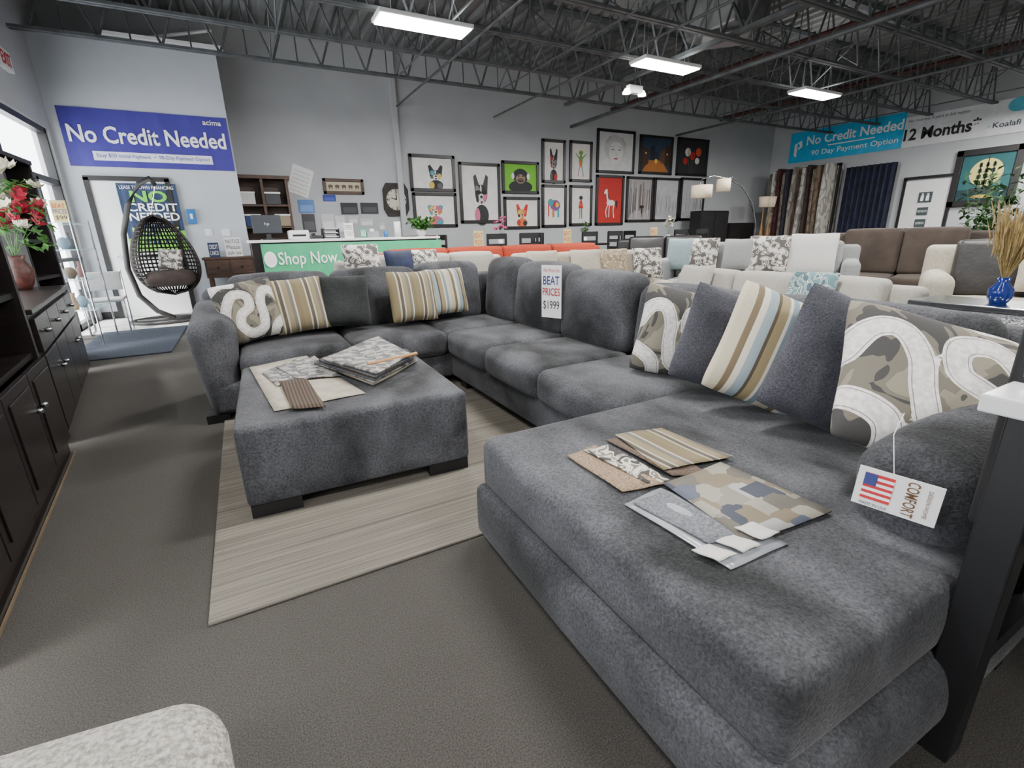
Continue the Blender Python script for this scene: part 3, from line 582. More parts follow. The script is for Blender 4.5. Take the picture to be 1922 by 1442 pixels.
# egg chair
Y0=9.4; t=thing('egg_swing_chair','dark wicker egg swing chair hanging from a curved steel stand','swing chair',(-1.2,Y0,0))
pts=[onY(a,b_,Y0) for a,b_ in ((330,596),(296,584),(262,555),(240,505),(232,440),(240,385),(260,345),(280,335),(291,348))]
pts[0].z=.04
MB().tube(pts,.038,8).build('stand_arc',grleath_m,t,True,world=True)
b=MB(); ring=[(.48*cos(q*PI/12)+.0,.42*sin(q*PI/12),.03) for q in range(25)]; b.tube(ring,.025,6); b.tube([(-.4,.0,.03),(.47,0,.03)],.025,6); b.build('stand_base',grleath_m,t,True)
top=onY(291,350,Y0); ec=onY(313,480,Y0); eh=.6
MB().tube([top,(ec.x-.08,Y0,ec.z+eh)],.008,6).build('chain',chrome_m,t,world=True)
vs=[];fs=[];nu=30;nv=20
for i in range(nv+1):
    f_=i/nv; z=ec.z+eh-2*eh*f_; rad=.47*math.sqrt(max(0,1-(2*f_-1)**2))*(.66+.48*f_)
    for j in range(nu+1):
        an=R(-20)+R(250)*j/nu; vs.append((ec.x-.06*(1-f_)+rad*cos(an),Y0+rad*sin(an)*.9,z))
for i in range(nv):
    for j in range(nu): q=i*(nu+1)+j; fs.append((q,q+1,q+nu+2,q+nu+1))
o=MB().add(vs,fs).build('wicker_basket',wick_m,t,world=True); w=o.modifiers.new('w','WIREFRAME'); w.thickness=.024; w.use_replace=True
MB().rb((ec.x,Y0-.02,ec.z-.34),(.66,.56,.2),.09,(0,0,.03)).build('seat_cushion',M('brown_cushion',(52,42,38),.9,var=(10,.2)),t,True,world=True)
pillow('black and white spotted pillow inside the egg swing chair',geo_m,(ec.x+.04,Y0-.02,ec.z-.06),.34,.34,.14,-10,15,5,None,8)
# ---------------- banners and wall items
def banner(name,label,cx,cy,cz,w,h,rz,col,cat='banner'):
    t=thing(name,label,cat,(cx,cy,cz),rz); 
    b=MB(); n=16; vs=[]; 
    for i in range(n+1):
        for z in(-1,1): vs.append((-w/2+w*i/n,-.008+.004*sin(i*1.9),z*h/2))
    b.add(vs,[(2*i,2*i+2,2*i+3,2*i+1) for i in range(n)]); b.build('sheet',K(*col),t)
    for sx in(-1,1):
        for sz in(-1,1): MB().box((sx*(w/2-.025),-.0125,sz*(h/2-.025)),(.016,.002,.016)).build('grommet',steel_m,t)
    return t
x,z,w,h=rectY(120,211,431,316,YP)
t=banner('wall_banner','wide royal blue vinyl banner above the white door',x,YP-.005,z,w,h,0,NAVY)
text(t,'No Credit Needed',0,.06*h,w*.94,h*.30,K(*WH),-.02,.02); text(t,'acima',w*.40,h*.39,w*.12,h*.09,K(*WH),-.02,.01)
MB().rb((.0,-.014,-h*.31),(w*.72,.006,h*.16),.002).build('white_strip',K(216,218,230),t); text(t,'Easy $50 Initial Payment  •  90-Day Payment Option',0,-h*.31,w*.68,h*.09,K(50,60,150),-.02)
x,z,w,h=rectY(232,345,342,470,YP-.04)
t=banner('door_poster','navy and lime financing poster on the white door',x,YP-.045,z,w,h,0,(30,50,84),'poster')
b=MB(); b.poly([(-w/2,-h/2),(w/2,-h/2),(w/2,-h*.2),(-w/2,-h*.32)],-.018); b.build('lime_corner',K(110,190,50),t)
text(t,'LEASE TO OWN FINANCING',0,h*.44,w*.9,h*.05,K(*WH),-.022); text(t,'NO',.0*w,h*.31,w*.62,h*.17,K(110,200,60),-.022,.03); text(t,'CREDIT',.03*w,h*.15,w*.86,h*.12,K(*WH),-.022,.02); text(t,'NEEDED',.03*w,h*.01,w*.86,h*.12,K(*WH),-.022,.02); text(t,'WITH',0,-h*.1,w*.3,h*.05,K(*WH),-.022); text(t,'MULTIPLE',0,-h*.2,w*.8,h*.1,K(170,230,100),-.022,.02); text(t,'OPTIONS',0,-h*.37,w*.7,h*.1,K(30,50,84),-.022,.02)
for nm,lb,cat_,r,c in (('wall_dispenser','small blue dispenser box on the partition wall','dispenser',(352,393,368,420),tealb_m),('light_switch','left white switch plate on the partition wall','switch',(385,430,399,443),white_m),('light_switch','right white switch plate on the partition wall','switch',(416,430,432,443),white_m)):
    x,z,w,h=rectY(*r,YP); q=thing(nm,lb,cat_,(x,YP,z)); MB().box((0,-.03 if 'dis' in nm else -.006,0),(w,.06 if 'dis' in nm else .012,h)).build('plate',c,q,bevel=.004)
    MB().box((0,-.065 if 'dis' in nm else -.016,0),(w*.3,.01,h*.35)).build('button',white_m,q)
t=thing('console_table','walnut drawer console against the partition wall','console table',(-.02,10.0,0))
MB().box((0,0,.93),(1.15,.45,.04)).build('top',wood_m,t,bevel=.005); MB().box((0,0,.76),(1.1,.42,.3)).build('case',wood_m,t)
for i in range(3):
    d=MB().box((-.36+i*.36,-.215,.78),(.33,.02,.22)).build('drawer',wood_m,t,bevel=.003); MB().rb((-.36+i*.36,-.235,.78),(.04,.03,.03),.012,k=1).build('knob',black_m,d)
for x in(-.5,.5):
    for y in(-.18,.18): MB().box((x,y,.3),(.06,.06,.61)).build('leg',wood_m,t)
def sign(label,x,y,z,w,h,lines,col=(236,236,236),tc=(30,60,120),rz=0,name='sign_card',cat='sign'):
    t=thing(name,label,cat,(x,y,z+h/2),rz); MB().box((0,0,0),(w,.006,h)).build('card',K(*col),t)
    n=len(lines)
    for i,l in enumerate(lines): text(t,l,0,h*(.5-(i+.7)/(n+.4)),w*.8,h*.6/n,K(*tc),-.005)
    return t
sign('dark blue notice standing on the walnut console',-.4,9.95,.95,.16,.24,['CREDIT','CARDS'],(30,50,90),(230,230,230)); sign('white notice standing on the walnut console',-.1,9.98,.95,.26,.32,['NOTICE','Please','ask us'],(220,220,220),(60,60,60))
t=thing('sanitizer_bottle','clear pump bottle of sanitizer on the walnut console','bottle',(.4,9.9,.95)); MB().lathe([(.04,0),(.045,.02),(.045,.16),(.015,.2),(.015,.22)],14).build('bottle_body',glsh,t,True); MB().tube([(0,0,.2),(0,0,.27),(-.05,0,.27)],.008,6).build('pump',white_m,t)
t=thing('reception_counter','long white-topped reception counter with dark front and green banner','counter',(1.63,8.75,0))
MB().box((0,.05,1.19),(3.05,.7,.04)).build('countertop',white_m,t,bevel=.005); MB().box((0,.05,.585),(2.95,.6,1.17)).build('body',esp_m,t); MB().box((0,-.265,.06),(2.95,.03,.12)).build('kickboard',black_m,t)
x,z,w,h=rectY(493,456,830,515,8.47)
t=banner('counter_banner','green vinyl banner hung along the counter front',x-.0,8.475,.87,w,.56,0,GRN)
xa=onY(525,485,8.47).x-x; xb=onY(628,485,8.47).x-x
text(t,'Shop Now,',(xa+xb)/2+.03,.03,xb-xa+.1,.25,K(*WH),-.018,.01); text(t,'Pay Later',xb+.65,.03,1.0,.25,K(*WH),-.018,.01)
MB().ell(xa-.13,.05,.09,.12,-.018).build('logo_mark',K(*WH),t)
t=thing('storage_hutch','brown wooden hutch with open shelves at the back wall','shelf unit',(1.0,11.08,0)); x,z,w,h=rectY(446,333,546,440,10.95); t.location.x=x; Ht=z+h/2
b=MB(); 
for s in(-1,0,1): b.box((s*(w/2-.03),0,Ht/2),(.05,.4,Ht))
b.box((0,0,Ht),(w+.08,.44,.06)); b.box((0,.18,Ht/2),(w,.03,Ht)); b.build('carcass',wood_m,t)
for zz in(.5,1.0,1.45,1.85): MB().box((0,0,zz),(w,.38,.035)).build('shelf',wood_m,t)
for i,(dx,zz,c,lb) in enumerate(((-.35,1.87,(200,200,200),'white file box on the hutch upper left shelf'),(.2,1.87,(60,60,64),'black file box on the hutch upper right shelf'),(-.3,1.47,(40,60,110),'blue binder box on the hutch middle shelf'),(.35,1.47,(150,132,106),'tan file box on the hutch middle shelf'))):
    q=thing('file_box',lb,'box',(t.location.x+dx*.8,10.98,zz)); MB().box((0,0,.1),(.26,.22,.2)).build('box_body',K(*c),q,bevel=.005); MB().box((0,0,.205),(.28,.24,.03)).build('lid',white_m,q)
def frame(label,r,bg,draw=None,name='framed_picture',fm=blackf_m,Y=YW,fwid=.07,cat='picture',group='framed pictures on the back wall'):
    x,z,w,h=rectY(*r,Y); t=thing(name,label,cat,(x,Y,z),0,group); fr=MB()
    for s in(-1,1): fr.box((s*(w/2-fwid/2),-.025,0),(fwid,.05,h)); fr.box((0,-.025,s*(h/2-fwid/2)),(w,.05,fwid))
    fr.build('frame',fm,t,bevel=.006); b=MB(); b.box((0,-.012,0),(w-fwid,.02,h-fwid)); ms=[K(*bg)]
    iw=w/2-fwid; ih=h/2-fwid
    if draw:
        for k,sh in enumerate(draw):
            mm=K(*sh[0])
            if mm not in ms: ms.append(mm)
            b.m=ms.index(mm); yy=-.0235-.0004*k
            if sh[1]=='e': b.ell(sh[2]*iw,sh[3]*ih,sh[4]*iw,sh[5]*ih,yy,16,sh[6] if len(sh)>6 else 0)
            else: b.poly([(p*iw,q*ih) for p,q in sh[2]],yy)
    b.build('print',ms,t); return t
def dog(base,ear,tint,cols,dx=0,dy=0,s=1,el=.85,er=.85):
    E=lambda c,x,y,a,b_,r=0:(c,'e',dx+x*s,dy+y*s,a*s,b_*s,r); Pn=lambda c,pp:(c,'p',[(dx+p*s,dy+q*s) for p,q in pp])
    o=[E(base,0,-.75,.42,.42),E(cols[1],-.25,-.75,.14,.28),E(cols[2],.22,-.8,.16,.24),Pn(ear,[(-.36,.1),(-.1,.42),(-.3,el),(-.44,el-.1)]),Pn(ear,[(.1,.42),(.36,.1),(.44,er-.1),(.3,er)]),E(base,0,.08,.37,.38),E(cols[0],-.2,.22,.13,.2,.3),E(tint,0,-.12,.2,.22),E(cols[1],.22,-.02,.1,.2,-.3),E(cols[2],-.24,-.12,.09,.13),E(tint,-.02,.3,.05,.16),
      E((250,250,250),-.15,.13,.055,.06),E((250,250,250),.15,.13,.055,.06),E((15,15,15),-.15,.13,.04,.05),E((15,15,15),.15,.13,.04,.05),E((15,15,15),0,-.03,.08,.06),E((90,50,60),0,-.24,.07,.05)]
    return o
D1=(34,36,40); PINK=(200,104,134); TUR=(60,150,160); YEL=(216,180,70); ORG=(206,110,54); RD=(186,38,36); PUR=(116,74,134)
frame('framed black and white puppy print with turquoise patches, upper left',(768,291,853,360),(222,220,218),dog(D1,D1,(210,210,210),[TUR,YEL,(90,90,90)],.15,-.15,.85))
frame('tall framed print of a dog in sunglasses',(862,306,938,419),(222,220,218),dog(D1,(60,60,64),(200,200,200),[(120,120,120),PINK,D1],.05,-.1,.95)+[((12,12,12),'e',-.12,.04,.16,.08),((12,12,12),'e',.24,.04,.16,.08)])
frame('framed green print of a dark ape wearing headphones',(941,303,1010,364),(108,182,44),[(D1,'e',0,-.7,.75,.5),(D1,'e',0,.1,.48,.58),((150,120,104),'e',0,-.1,.3,.35),((90,70,60),'e',0,-.2,.22,.16),((20,20,20),'e',-.12,.12,.06,.06),((20,20,20),'e',.14,.12,.06,.06),((12,12,12),'e',0,-.3,.18,.05),((226,226,226),'e',-.48,.1,.09,.24),((226,226,226),'e',.48,.1,.09,.24)])
frame('framed multicoloured bulldog face print, lower left',(775,362,857,427),(222,220,218),dog((190,90,120),TUR,(230,210,190),[YEL,ORG,TUR],.0,-.1,.95,.5,.5))
frame('framed orange and red small-dog print with tall ears',(945,370,1012,430),(222,218,212),dog(ORG,RD,(226,180,110),[YEL,RD,D1],.0,-.1,.85,.95,.95))
frame('narrow framed print of a seated black dog with red paint',(1016,262,1060,344),(218,216,212),dog(D1,D1,(150,150,150),[RD,(90,90,90),RD],.0,-.1,.95))
frame('narrow framed print of a standing colourful frog',(1068,265,1110,342),(222,220,216),[((110,150,70),'e',0,.05,.2,.36),(ORG,'e',0,-.1,.12,.2),((110,150,70),'e',0,.5,.24,.12),(YEL,'e',-.15,.6,.07,.06),(YEL,'e',.15,.6,.07,.06),((110,150,70),'p',[(-.15,.25),(-.6,.5),(-.58,.42),(-.15,.12)]),((110,150,70),'p',[(.15,.25),(.6,.5),(.58,.42),(.15,.12)]),(PINK,'p',[(-.15,-.25),(-.06,-.25),(-.28,-.85),(-.36,-.85)]),(TUR,'p',[(.06,-.25),(.15,-.25),(.36,-.85),(.28,-.85)])])
frame('narrow framed print of a patchwork elephant',(1016,347,1062,427),(222,220,216),[(PUR,'e',.1,.05,.5,.3),(TUR,'e',-.35,.2,.28,.2),(YEL,'e',.3,.08,.18,.14),(RD,'e',0,.1,.14,.1),(RD,'p',[(-.6,.1),(-.48,.1),(-.5,-.5),(-.6,-.6)]),(ORG,'p',[(-.2,-.15),(.0,-.15),(.0,-.6),(-.18,-.6)]),(TUR,'p',[(.3,-.15),(.5,-.15),(.5,-.6),(.33,-.6)])])
frame('narrow framed print of a small dark standing figure',(1068,348,1110,424),(222,220,216),[(D1,'e',0,.45,.2,.12),(RD,'p',[(-.1,.32),(.1,.32),(.28,-.15),(-.28,-.15)]),(D1,'p',[(-.14,-.15),(-.06,-.15),(-.07,-.75),(-.14,-.75)]),(D1,'p',[(.06,-.15),(.14,-.15),(.15,-.75),(.08,-.75)]),(YEL,'e',.0,.05,.06,.05)])
frame('square framed pale sketch of a face with red lips, topmost',(1119,244,1190,326),(206,206,206),[((190,190,190),'e',-.05,.2,.66,.68),((216,214,212),'e',0,-.05,.42,.6),((150,150,152),'e',-.2,.12,.12,.03),((150,150,152),'e',.2,.12,.12,.03),((90,90,92),'e',-.18,.11,.04,.03),((90,90,92),'e',.2,.11,.04,.03),((165,165,165),'p',[(-.34,.26),(-.1,.3),(-.1,.27),(-.34,.23)]),((165,165,165),'p',[(.1,.3),(.34,.26),(.34,.23),(.1,.27)]),((186,60,76),'e',.0,-.36,.13,.04),((186,186,186),'p',[(-.02,.05),(.05,-.15),(-.04,-.15)]),((176,176,176),'p',[(-.6,.5),(-.4,.8),(-.3,.78),(-.5,.4)]),((176,176,176),'p',[(.6,.4),(.35,.78),(.28,.74),(.5,.3)])])
frame('tall framed red painting of a white horse',(1117,329,1169,423),(180,36,30),[((226,222,216),'e',.1,-.1,.36,.13),((226,222,216),'p',[(-.22,-.05),(-.0,.0),(-.18,.42),(-.34,.38)]),((226,222,216),'e',-.34,.4,.18,.07,.9),((226,222,216),'p',[(-.18,-.15),(-.1,-.15),(-.3,-.5),(-.2,-.75),(-.26,-.75),(-.37,-.5)]),((226,222,216),'p',[(-.06,-.15),(.02,-.15),(-.02,-.75),(-.08,-.75)]),((226,222,216),'p',[(.3,-.15),(.42,-.1),(.34,-.45),(.42,-.78),(.35,-.78),(.27,-.45)]),((60,20,20),'p',[(.42,-.05),(.68,.02),(.62,-.4)]),((60,20,20),'p',[(-.22,.45),(-.08,.2),(-.02,.0),(-.14,.1)])])
frame('framed painting of a lit city street at dusk',(1199,255,1261,328),(44,60,84),[((176,110,50),'p',[(-.5,-.3),(.4,-.3),(.9,-1),(-.9,-1)]),((70,46,36),'p',[(-1,.5),(-.5,.3),(-.5,-.5),(-1,-.9)]),((96,68,44),'p',[(.3,.2),(.6,.5),(.6,-.5),(.3,-.4)]),((60,40,34),'p',[(.6,.6),(1,.7),(1,-.8),(.6,-.5)]),((24,30,44),'p',[(-.4,.5),(-.1,.6),(-.1,-.3),(-.4,-.3)]),((34,44,60),'p',[(-.1,.2),(.15,.2),(.15,-.3),(-.1,-.3)]),((240,200,110),'e',-.7,.1,.05,.06),((240,200,110),'e',.75,.1,.05,.06),((240,190,90),'e',.0,-.35,.1,.14)])
frame('framed dark painting of red and white tulips',(1269,260,1327,331),(40,38,40),[((60,80,52),'p',[(-.02,0),(.03,0),(.02,-1),(-.04,-1)]),((60,80,52),'p',[(.38,0),(.42,0),(.16,-1),(.12,-1)]),((60,80,52),'p',[(-.36,.1),(-.32,.1),(-.1,-1),(-.14,-1)]),((214,208,200),'e',-.35,.3,.2,.26),((180,170,160),'e',-.28,.3,.07,.24),(RD,'e',.0,.1,.18,.26),((130,24,24),'e',.06,.1,.06,.22),((206,76,46),'e',.42,.35,.2,.26),((214,208,200),'e',.35,-.2,.16,.2),(RD,'e',-.5,-.25,.16,.2)])
rnd=random.Random(3)
def trees(cs,n,lo,hi): return [(cs[rnd.randrange(len(cs))],'p',(lambda x,w,a,b_:[(x,a),(x+w,a),(x+w*.8,b_),(x+w*.2,b_)])(-1+1.94*i/n,rnd.uniform(.02,.09),rnd.uniform(-.95,-.5),rnd.uniform(lo,hi))) for i in range(n)]
frame('framed grey rainy wood painting with a black umbrella figure',(1174,332,1224,417),(160,156,156),trees([(110,90,90),(190,186,184),(130,122,122),(80,74,76)],24,.3,.98)+[((14,14,14),'e',.2,-.35,.2,.07),((14,14,14),'p',[(.14,-.35),(.26,-.35),(.24,-.7),(.16,-.7)])])
frame('framed misty grey painting of towers',(1226,334,1273,416),(184,186,188),trees([(130,134,138),(104,108,112),(150,152,154)],16,-.1,.5)+[((166,168,170),'e',0,-.75,1,.2)])
frame('framed misty grey skyline painting at the right end',(1275,334,1320,414),(176,178,180),trees([(94,96,100),(130,132,136)],14,0,.7)+[((160,162,164),'e',0,-.75,1,.2)])
frame('narrow gold-framed print of a row of elephants',(606,336,682,365),(186,176,150),[((90,76,58),'e',-.75+.38*i,.05,.14,.34) for i in range(5)]+[((90,76,58),'p',[(-.85+.38*i,0),(-.8+.38*i,0),(-.8+.38*i,-.6),(-.85+.38*i,-.6)]) for i in range(5)]+[((90,76,58),'p',[(-.7+.38*i,0),(-.65+.38*i,0),(-.65+.38*i,-.6),(-.7+.38*i,-.6)]) for i in range(5)],fm=wood_m,fwid=.06)
x,z,w,h=rectY(719,344,766,406,YW); t=thing('wall_clock','dark framed wall clock with round cream face','clock',(x,YW,z))
fr=MB(); pl=[(w/2,h*.3),(w*.36,h/2),(-w*.36,h/2),(-w/2,h*.3),(-w/2,-h*.3),(-w*.36,-h/2),(w*.36,-h/2),(w/2,-h*.3)]
fr.add([(a,-.05,b_) for a,b_ in pl]+[(a,0,b_) for a,b_ in pl],[tuple(range(8))]+[(i,(i+1)%8,8+(i+1)%8,8+i) for i in range(8)]); fr.build('frame',M('weathered_dark_wood',(44,38,36),.7,var=(9,.4)),t)
MB().ell(0,0,w*.39,w*.39,-.055,32).build('dial',K(196,190,176),t)
for i,nm in enumerate(('XII','III','VI','IX')): an=PI/2-i*PI/2; text(t,nm,cos(an)*w*.3,sin(an)*w*.3,w*.1,w*.1,K(*BK),-.058,.02)
b=MB(); 
for i in range(12): an=i*PI/6; b.ell(cos(an)*w*.36,sin(an)*w*.36,.014,.014,-.058,8)
b.build('minute_marks',K(*BK),t)
b=MB(); b.poly([(-.014,0),(.014,0),(.006,w*.28),(-.006,w*.28)],-.062); b.poly([(0,-.014),(0,.014),(-w*.2,w*.08),(-w*.2,w*.055)],-.062); b.build('hands',K(*BK),t)
tag(MB().box((onY(742,250,YW).x,YW-.05,2.7),(.12,.1,4.4)).build('wall_conduit',wall_m,bevel=.01),'painted square conduit rising up the back wall beside the clock','conduit')
for r,c,lb,nm in (((640,381,671,402),(40,40,44),'black paper wall pocket left of the other','wall_pocket'),((677,381,709,401),(44,44,50),'black paper wall pocket nearer the clock','wall_pocket'),((604,402,628,436),(206,206,208),'white sheet pinned left of the pocket group','notice_sheet'),((630,405,648,436),(212,212,214),'white certificate pinned beside the sheet','notice_sheet'),((654,406,672,420),(190,192,196),'clear brochure pocket under the black pockets','notice_sheet'),((676,410,700,424),(196,196,200),'low brochure pocket nearest the clock','notice_sheet'),((560,375,590,400),(90,130,190),'colourful map poster above the desk','notice_sheet'),((568,402,592,436),(70,70,76),'dark notice board by the tilted poster','notice_sheet'),((606,366,630,378),(40,60,150),'small blue plaque under the elephant print','notice_sheet'),((712,418,722,432),(196,196,198),'small white card low beside the clock','notice_sheet')):
    pk='pocket' in nm
    x,z,w,h=rectY(*r,YW); t=thing(nm,lb,'notice' if not pk else 'wall pocket',(x,YW,z)); MB().box((0,-.02 if pk else -.006,0),(w,.04 if pk else .012,h)).build('backing',K(*c),t); MB().box((0,-.043 if pk else -.0145,-h*.15),(w*.8,.006,h*.5)).build('front_sheet',K(min(255,c[0]+24),min(255,c[1]+24),min(255,c[2]+24)),t)
x,z,w,h=rectY(537,308,590,372,YW); t=thing('tilted_poster','white planner sheet hanging askew on the back wall','poster',(x,YW-.006,z)); MB().box((0,0,0),(w*.75,.01,h*.85)).build('sheet',white_m,t); b=MB(); 
for i in range(6): b.box((0,-.008,-h*.33+i*h*.12),(w*.6,.004,.008))
b.build('ruled_lines',K(150,150,160),t); t.rotation_euler=(0,R(20),0)
def onc(px,py): p=onY(px,py,8.75); return p.x
t=thing('computer_monitor','dark all-in-one computer seen from behind on the counter','monitor',(onc(503,430),8.9,1.21)); MB().rb((0,0,.24),(.42,.04,.28),.015).build('screen_case',K(50,54,60),t,True); MB().box((0,.02,.05),(.06,.03,.1)).build('stand',K(40,40,44),t); MB().box((0,.02,.01),(.2,.16,.02)).build('stand_base',K(40,40,44),t); text(t,'hp',0,.24,.07,.06,K(180,190,200),-.024)
t=thing('desk_printer','white and grey office printer on the counter','printer',(onc(560,430),8.87,1.21)); MB().rb((0,0,.07),(.3,.3,.14),.02).build('body',white_m,t); MB().box((0,-.152,.06),(.2,.01,.03)).build('paper_slot',black_m,t)
t=thing('desk_phone','black desk phone on the counter beside the printer','phone',(onc(592,430),8.72,1.21)); MB().rb((0,0,.03),(.18,.2,.05),.015).build('phone_body',leather_m,t); MB().rb((-.05,0,.07),(.045,.19,.035),.015).build('handset',leather_m,t,True)
t=thing('paper_tray','dark stacked paper tray on the counter between phone and brochures','tray',(onc(620,430),8.8,1.21)); 
for q in range(3): MB().box((0,0,.02+q*.06),(.24,.3,.012)).build('tray_shelf',K(60,62,66),t); MB().box((0,0,.034+q*.06),(.2,.27,.012)).build('paper',white_m,t)
MB().box((.12,0,.08),(.01,.3,.16)).build('side_panel',K(60,62,66),t); MB().box((-.12,0,.08),(.01,.3,.16)).build('side_panel',K(60,62,66),t)
sign('white brochure stand on the counter before the notices',onc(652,430),8.65,1.21,.15,.24,['OFFER','TODAY'],(220,220,220),(60,120,90)); sign('small green framed card on the counter',onc(680,430),8.7,1.21,.1,.16,['SALE'],(60,140,110),(240,240,240))
t=thing('tissue_box','grey tissue box on the counter left of the pen cup','box',(onc(700,430),8.85,1.21)); MB().box((0,0,.05),(.2,.12,.1)).build('carton',K(140,144,150),t,bevel=.004); MB().rb((0,0,.12),(.08,.03,.05),.012,k=1).build('tissue',white_m,t,True)
t=thing('paper_towel_roll','white paper towel roll standing on the counter','paper roll',(onc(748,420),8.85,1.21)); MB().lathe([(.06,0),(.06,.26)],18).build('roll',white_m,t,True); MB().lathe([(.02,.255),(.02,.27)],12).build('core',lwood_m,t)
tag(MB().lathe([(.03,0),(.04,.1),(.036,.1),(.026,.01)],16).build('pen_cup',tealb_m,None,True,loc=(onc(722,430),8.7,1.21)),'blue pen cup on the counter by the paper roll','cup')
vase_plant('potted_plant','bright green leafy plant at the right end of the counter','potted plant',(onc(790,430),8.75,1.21),[(.06,0),(.09,.1),(.095,.12)],white_m,.18,.25,90,leaf_m,.03,.11)
# ---------------- dining sets
def dchair(name='dining_chair',m1=leather_m,m2=black_m,group='black dining chairs below the picture wall'):
    t=thing(name,'','chair',(0,0,0),0,group)
    MB().rb((0,0,.62),(.42,.42,.06),.02,k=2).build('seat',m1,t,True); b=MB()
    for s in(-1,1): b.box((s*.19,.2,.92),(.035,.035,.6))
    b.box((0,.2,1.18),(.4,.03,.1)); b.box((0,.2,1.02),(.36,.02,.05)); b.box((0,.2,.85),(.36,.02,.05)); b.build('backrest',m2,t)
    for x in(-.19,.19):
        for y in(-.19,.2): MB().box((x,y,.3),(.035,.035,.6)).build('leg',m2,t)
    return t
c0=dchair(); first=True
for ti,(tx,ty,tl) in enumerate(((4.6,9.3,'near the counter'),(7.0,9.6,'in the middle'),(9.4,9.3,'near the arc lamp'))):
    t=thing('pub_table','dark counter-height dining table '+tl,'table',(tx,ty,0),0,'dining tables below the picture wall'); MB().box((0,0,.95),(1.2,.9,.05)).build('tabletop',esp_m,t,bevel=.005); MB().box((0,0,.46),(.2,.2,.92)).build('pedestal',esp_m,t); MB().box((0,0,.03),(.6,.6,.06)).build('foot',esp_m,t)
    for q,(dx,dy,rz,pl) in enumerate(((-.35,-.72,180,'left front'),(.35,-.72,180,'right front'),(-.88,0,90,'left end'),(.88,0,-90,'right end'))):
        lb='black ladder-back chair at the %s of the dining table %s'%(pl,tl); lo=(tx+dx,ty+dy,0)
        if first: c0.location=lo; c0.rotation_euler=(0,0,R(rz)); c0['label']=lb; first=False
        else: dup(c0,lo,R(rz),lb)
    sign('bright price card on the dining table '+tl,tx-.3,ty,.975,.22,.32,['BEAT','PRICES'],(200,186,130),(190,50,50),name='price_card',cat='price card')
    vase_plant('table_plant',['pink orchid on the dining table ','small green plant on the dining table ','cream flowers on the dining table '][ti]+tl,'plant',(tx+.2,ty,.975),[(.04,0),(.06,.08),(.04,.14)],white_m,.42,.14,16,[pinkp_m,leaf_m,petal_m][ti],.03,.1,kind=['flower','leaf','flower'][ti])
w1=dchair('wooden_chair',lblue_m,wood_m,'pale blue and walnut chairs right of the counter'); w1.location=(3.3,9.75,0); w1.rotation_euler=(0,0,R(170)); w1['label']='walnut chair with pale blue seat, nearer the counter end'
dup(w1,(3.3,10.5,0),R(10),'walnut chair with pale blue seat, against the picture wall')
shade_m=M('lit_shade',(206,190,164),.8,var=(30,.03),emit=.25)
Y1=7.9; t=thing('arc_floor_lamp','chrome arc floor lamp with cream drum shades','floor lamp',(onY(1418,440,Y1).x,Y1,0))
bp=Vector((onY(1418,440,Y1).x,Y1,.03)); pts=[bp,onY(1418,420,Y1),onY(1412,380,Y1),onY(1392,350,Y1),onY(1368,335,Y1),onY(1340,330,Y1),onY(1316,336,Y1),onY(1314,346,Y1)]
MB().tube(pts,.014,8).build('pole',chrome_m,t,True,world=True); pts=[onY(1414,400,Y1+.1),onY(1400,355,Y1),onY(1375,332,Y1),onY(1358,338,Y1)]; MB().tube(pts,.01,8).build('second_arm',chrome_m,t,True,world=True)
MB().lathe([(.2,0),(.2,.04),(.03,.05)],24).build('lamp_base',chrome_m,t)
for px,py,r in ((1317,360,.22),(1358,348,.15)): p=onY(px,py,Y1); MB().lathe([(r,-.13),(r,.13)],24,tuple(p)).build('lamp_shade',shade_m,t,True,world=True)
t=thing('table_lamp','twin-shade lamp with brown wood bases right of the arc lamp','lamp',(onY(1438,400,10.2).x,10.2,0)); MB().lathe([(.12,0),(.12,.7),(.14,.72)],14).build('stand',esp_m,t); 
for s in(-1,1): MB().lathe([(.04,.72),(.08,.85),(.04,1.2),(.015,1.45),(.015,1.9)],14,(s*.16,0,0)).build('lamp_body',lwood_m,t,True); MB().lathe([(.13,1.85),(.16,2.15)],18,(s*.16,0,-.0)).build('lamp_shade',shade_m,t,True)
for i,(px,Yc,w,hh,lb) in enumerate(((1352,10.2,1.2,1.75,'tall black cabinet behind the arc lamp'),(1405,10.5,1.2,1.4,'black media cabinet near the back corner'))):
    x=onY(px,410,Yc).x; t=thing('display_cabinet',lb,'cabinet',(x,Yc+.4,0)); MB().box((0,0,hh/2),(w,.4,hh)).build('carcass',black_m,t,bevel=.006)
    for s in(-1,1): d=MB().box((s*w/4,-.21,hh/2),(w/2-.03,.02,hh-.1)).build('door',leather_m,t,bevel=.004); MB().rb((s*.05,-.23,hh/2),(.02,.03,.12),.008,k=1).build('handle',chrome_m,d)
# ---------------- right wall
def rx(x0,y0,x1,y1,off=.0): return rectX(x0,y0,x1,y1,XR-off)
y,z,w,h=rx(1486,230,1695,294); t=banner('wall_banner','turquoise vinyl banner above the hanging rugs',XR-.02,y,z,w,h*.95,R(-90),CY)
text(t,'No Credit Needed',w*.08,h*.16,w*.82,h*.28,K(*WH),-.02,.02); text(t,'90 Day Payment Option',w*.1,-h*.26,w*.74,h*.2,K(*WH),-.02,.01); MB().box((w*.08,-.015,-h*.07),(w*.4,.004,.03)).build('rule_line',K(*WH),t)
b=MB(); b.poly([(-w*.45,-h*.25),(-w*.42,-h*.3),(-w*.42,h*.15),(-w*.45,h*.1)],-.018); b.poly([(-w*.42,h*.15),(-w*.38,h*.2),(-w*.37,h*.0),(-w*.41,-h*.08),(-w*.41,0),(-w*.39,.03)],-.018); b.build('logo_mark',K(*WH),t)
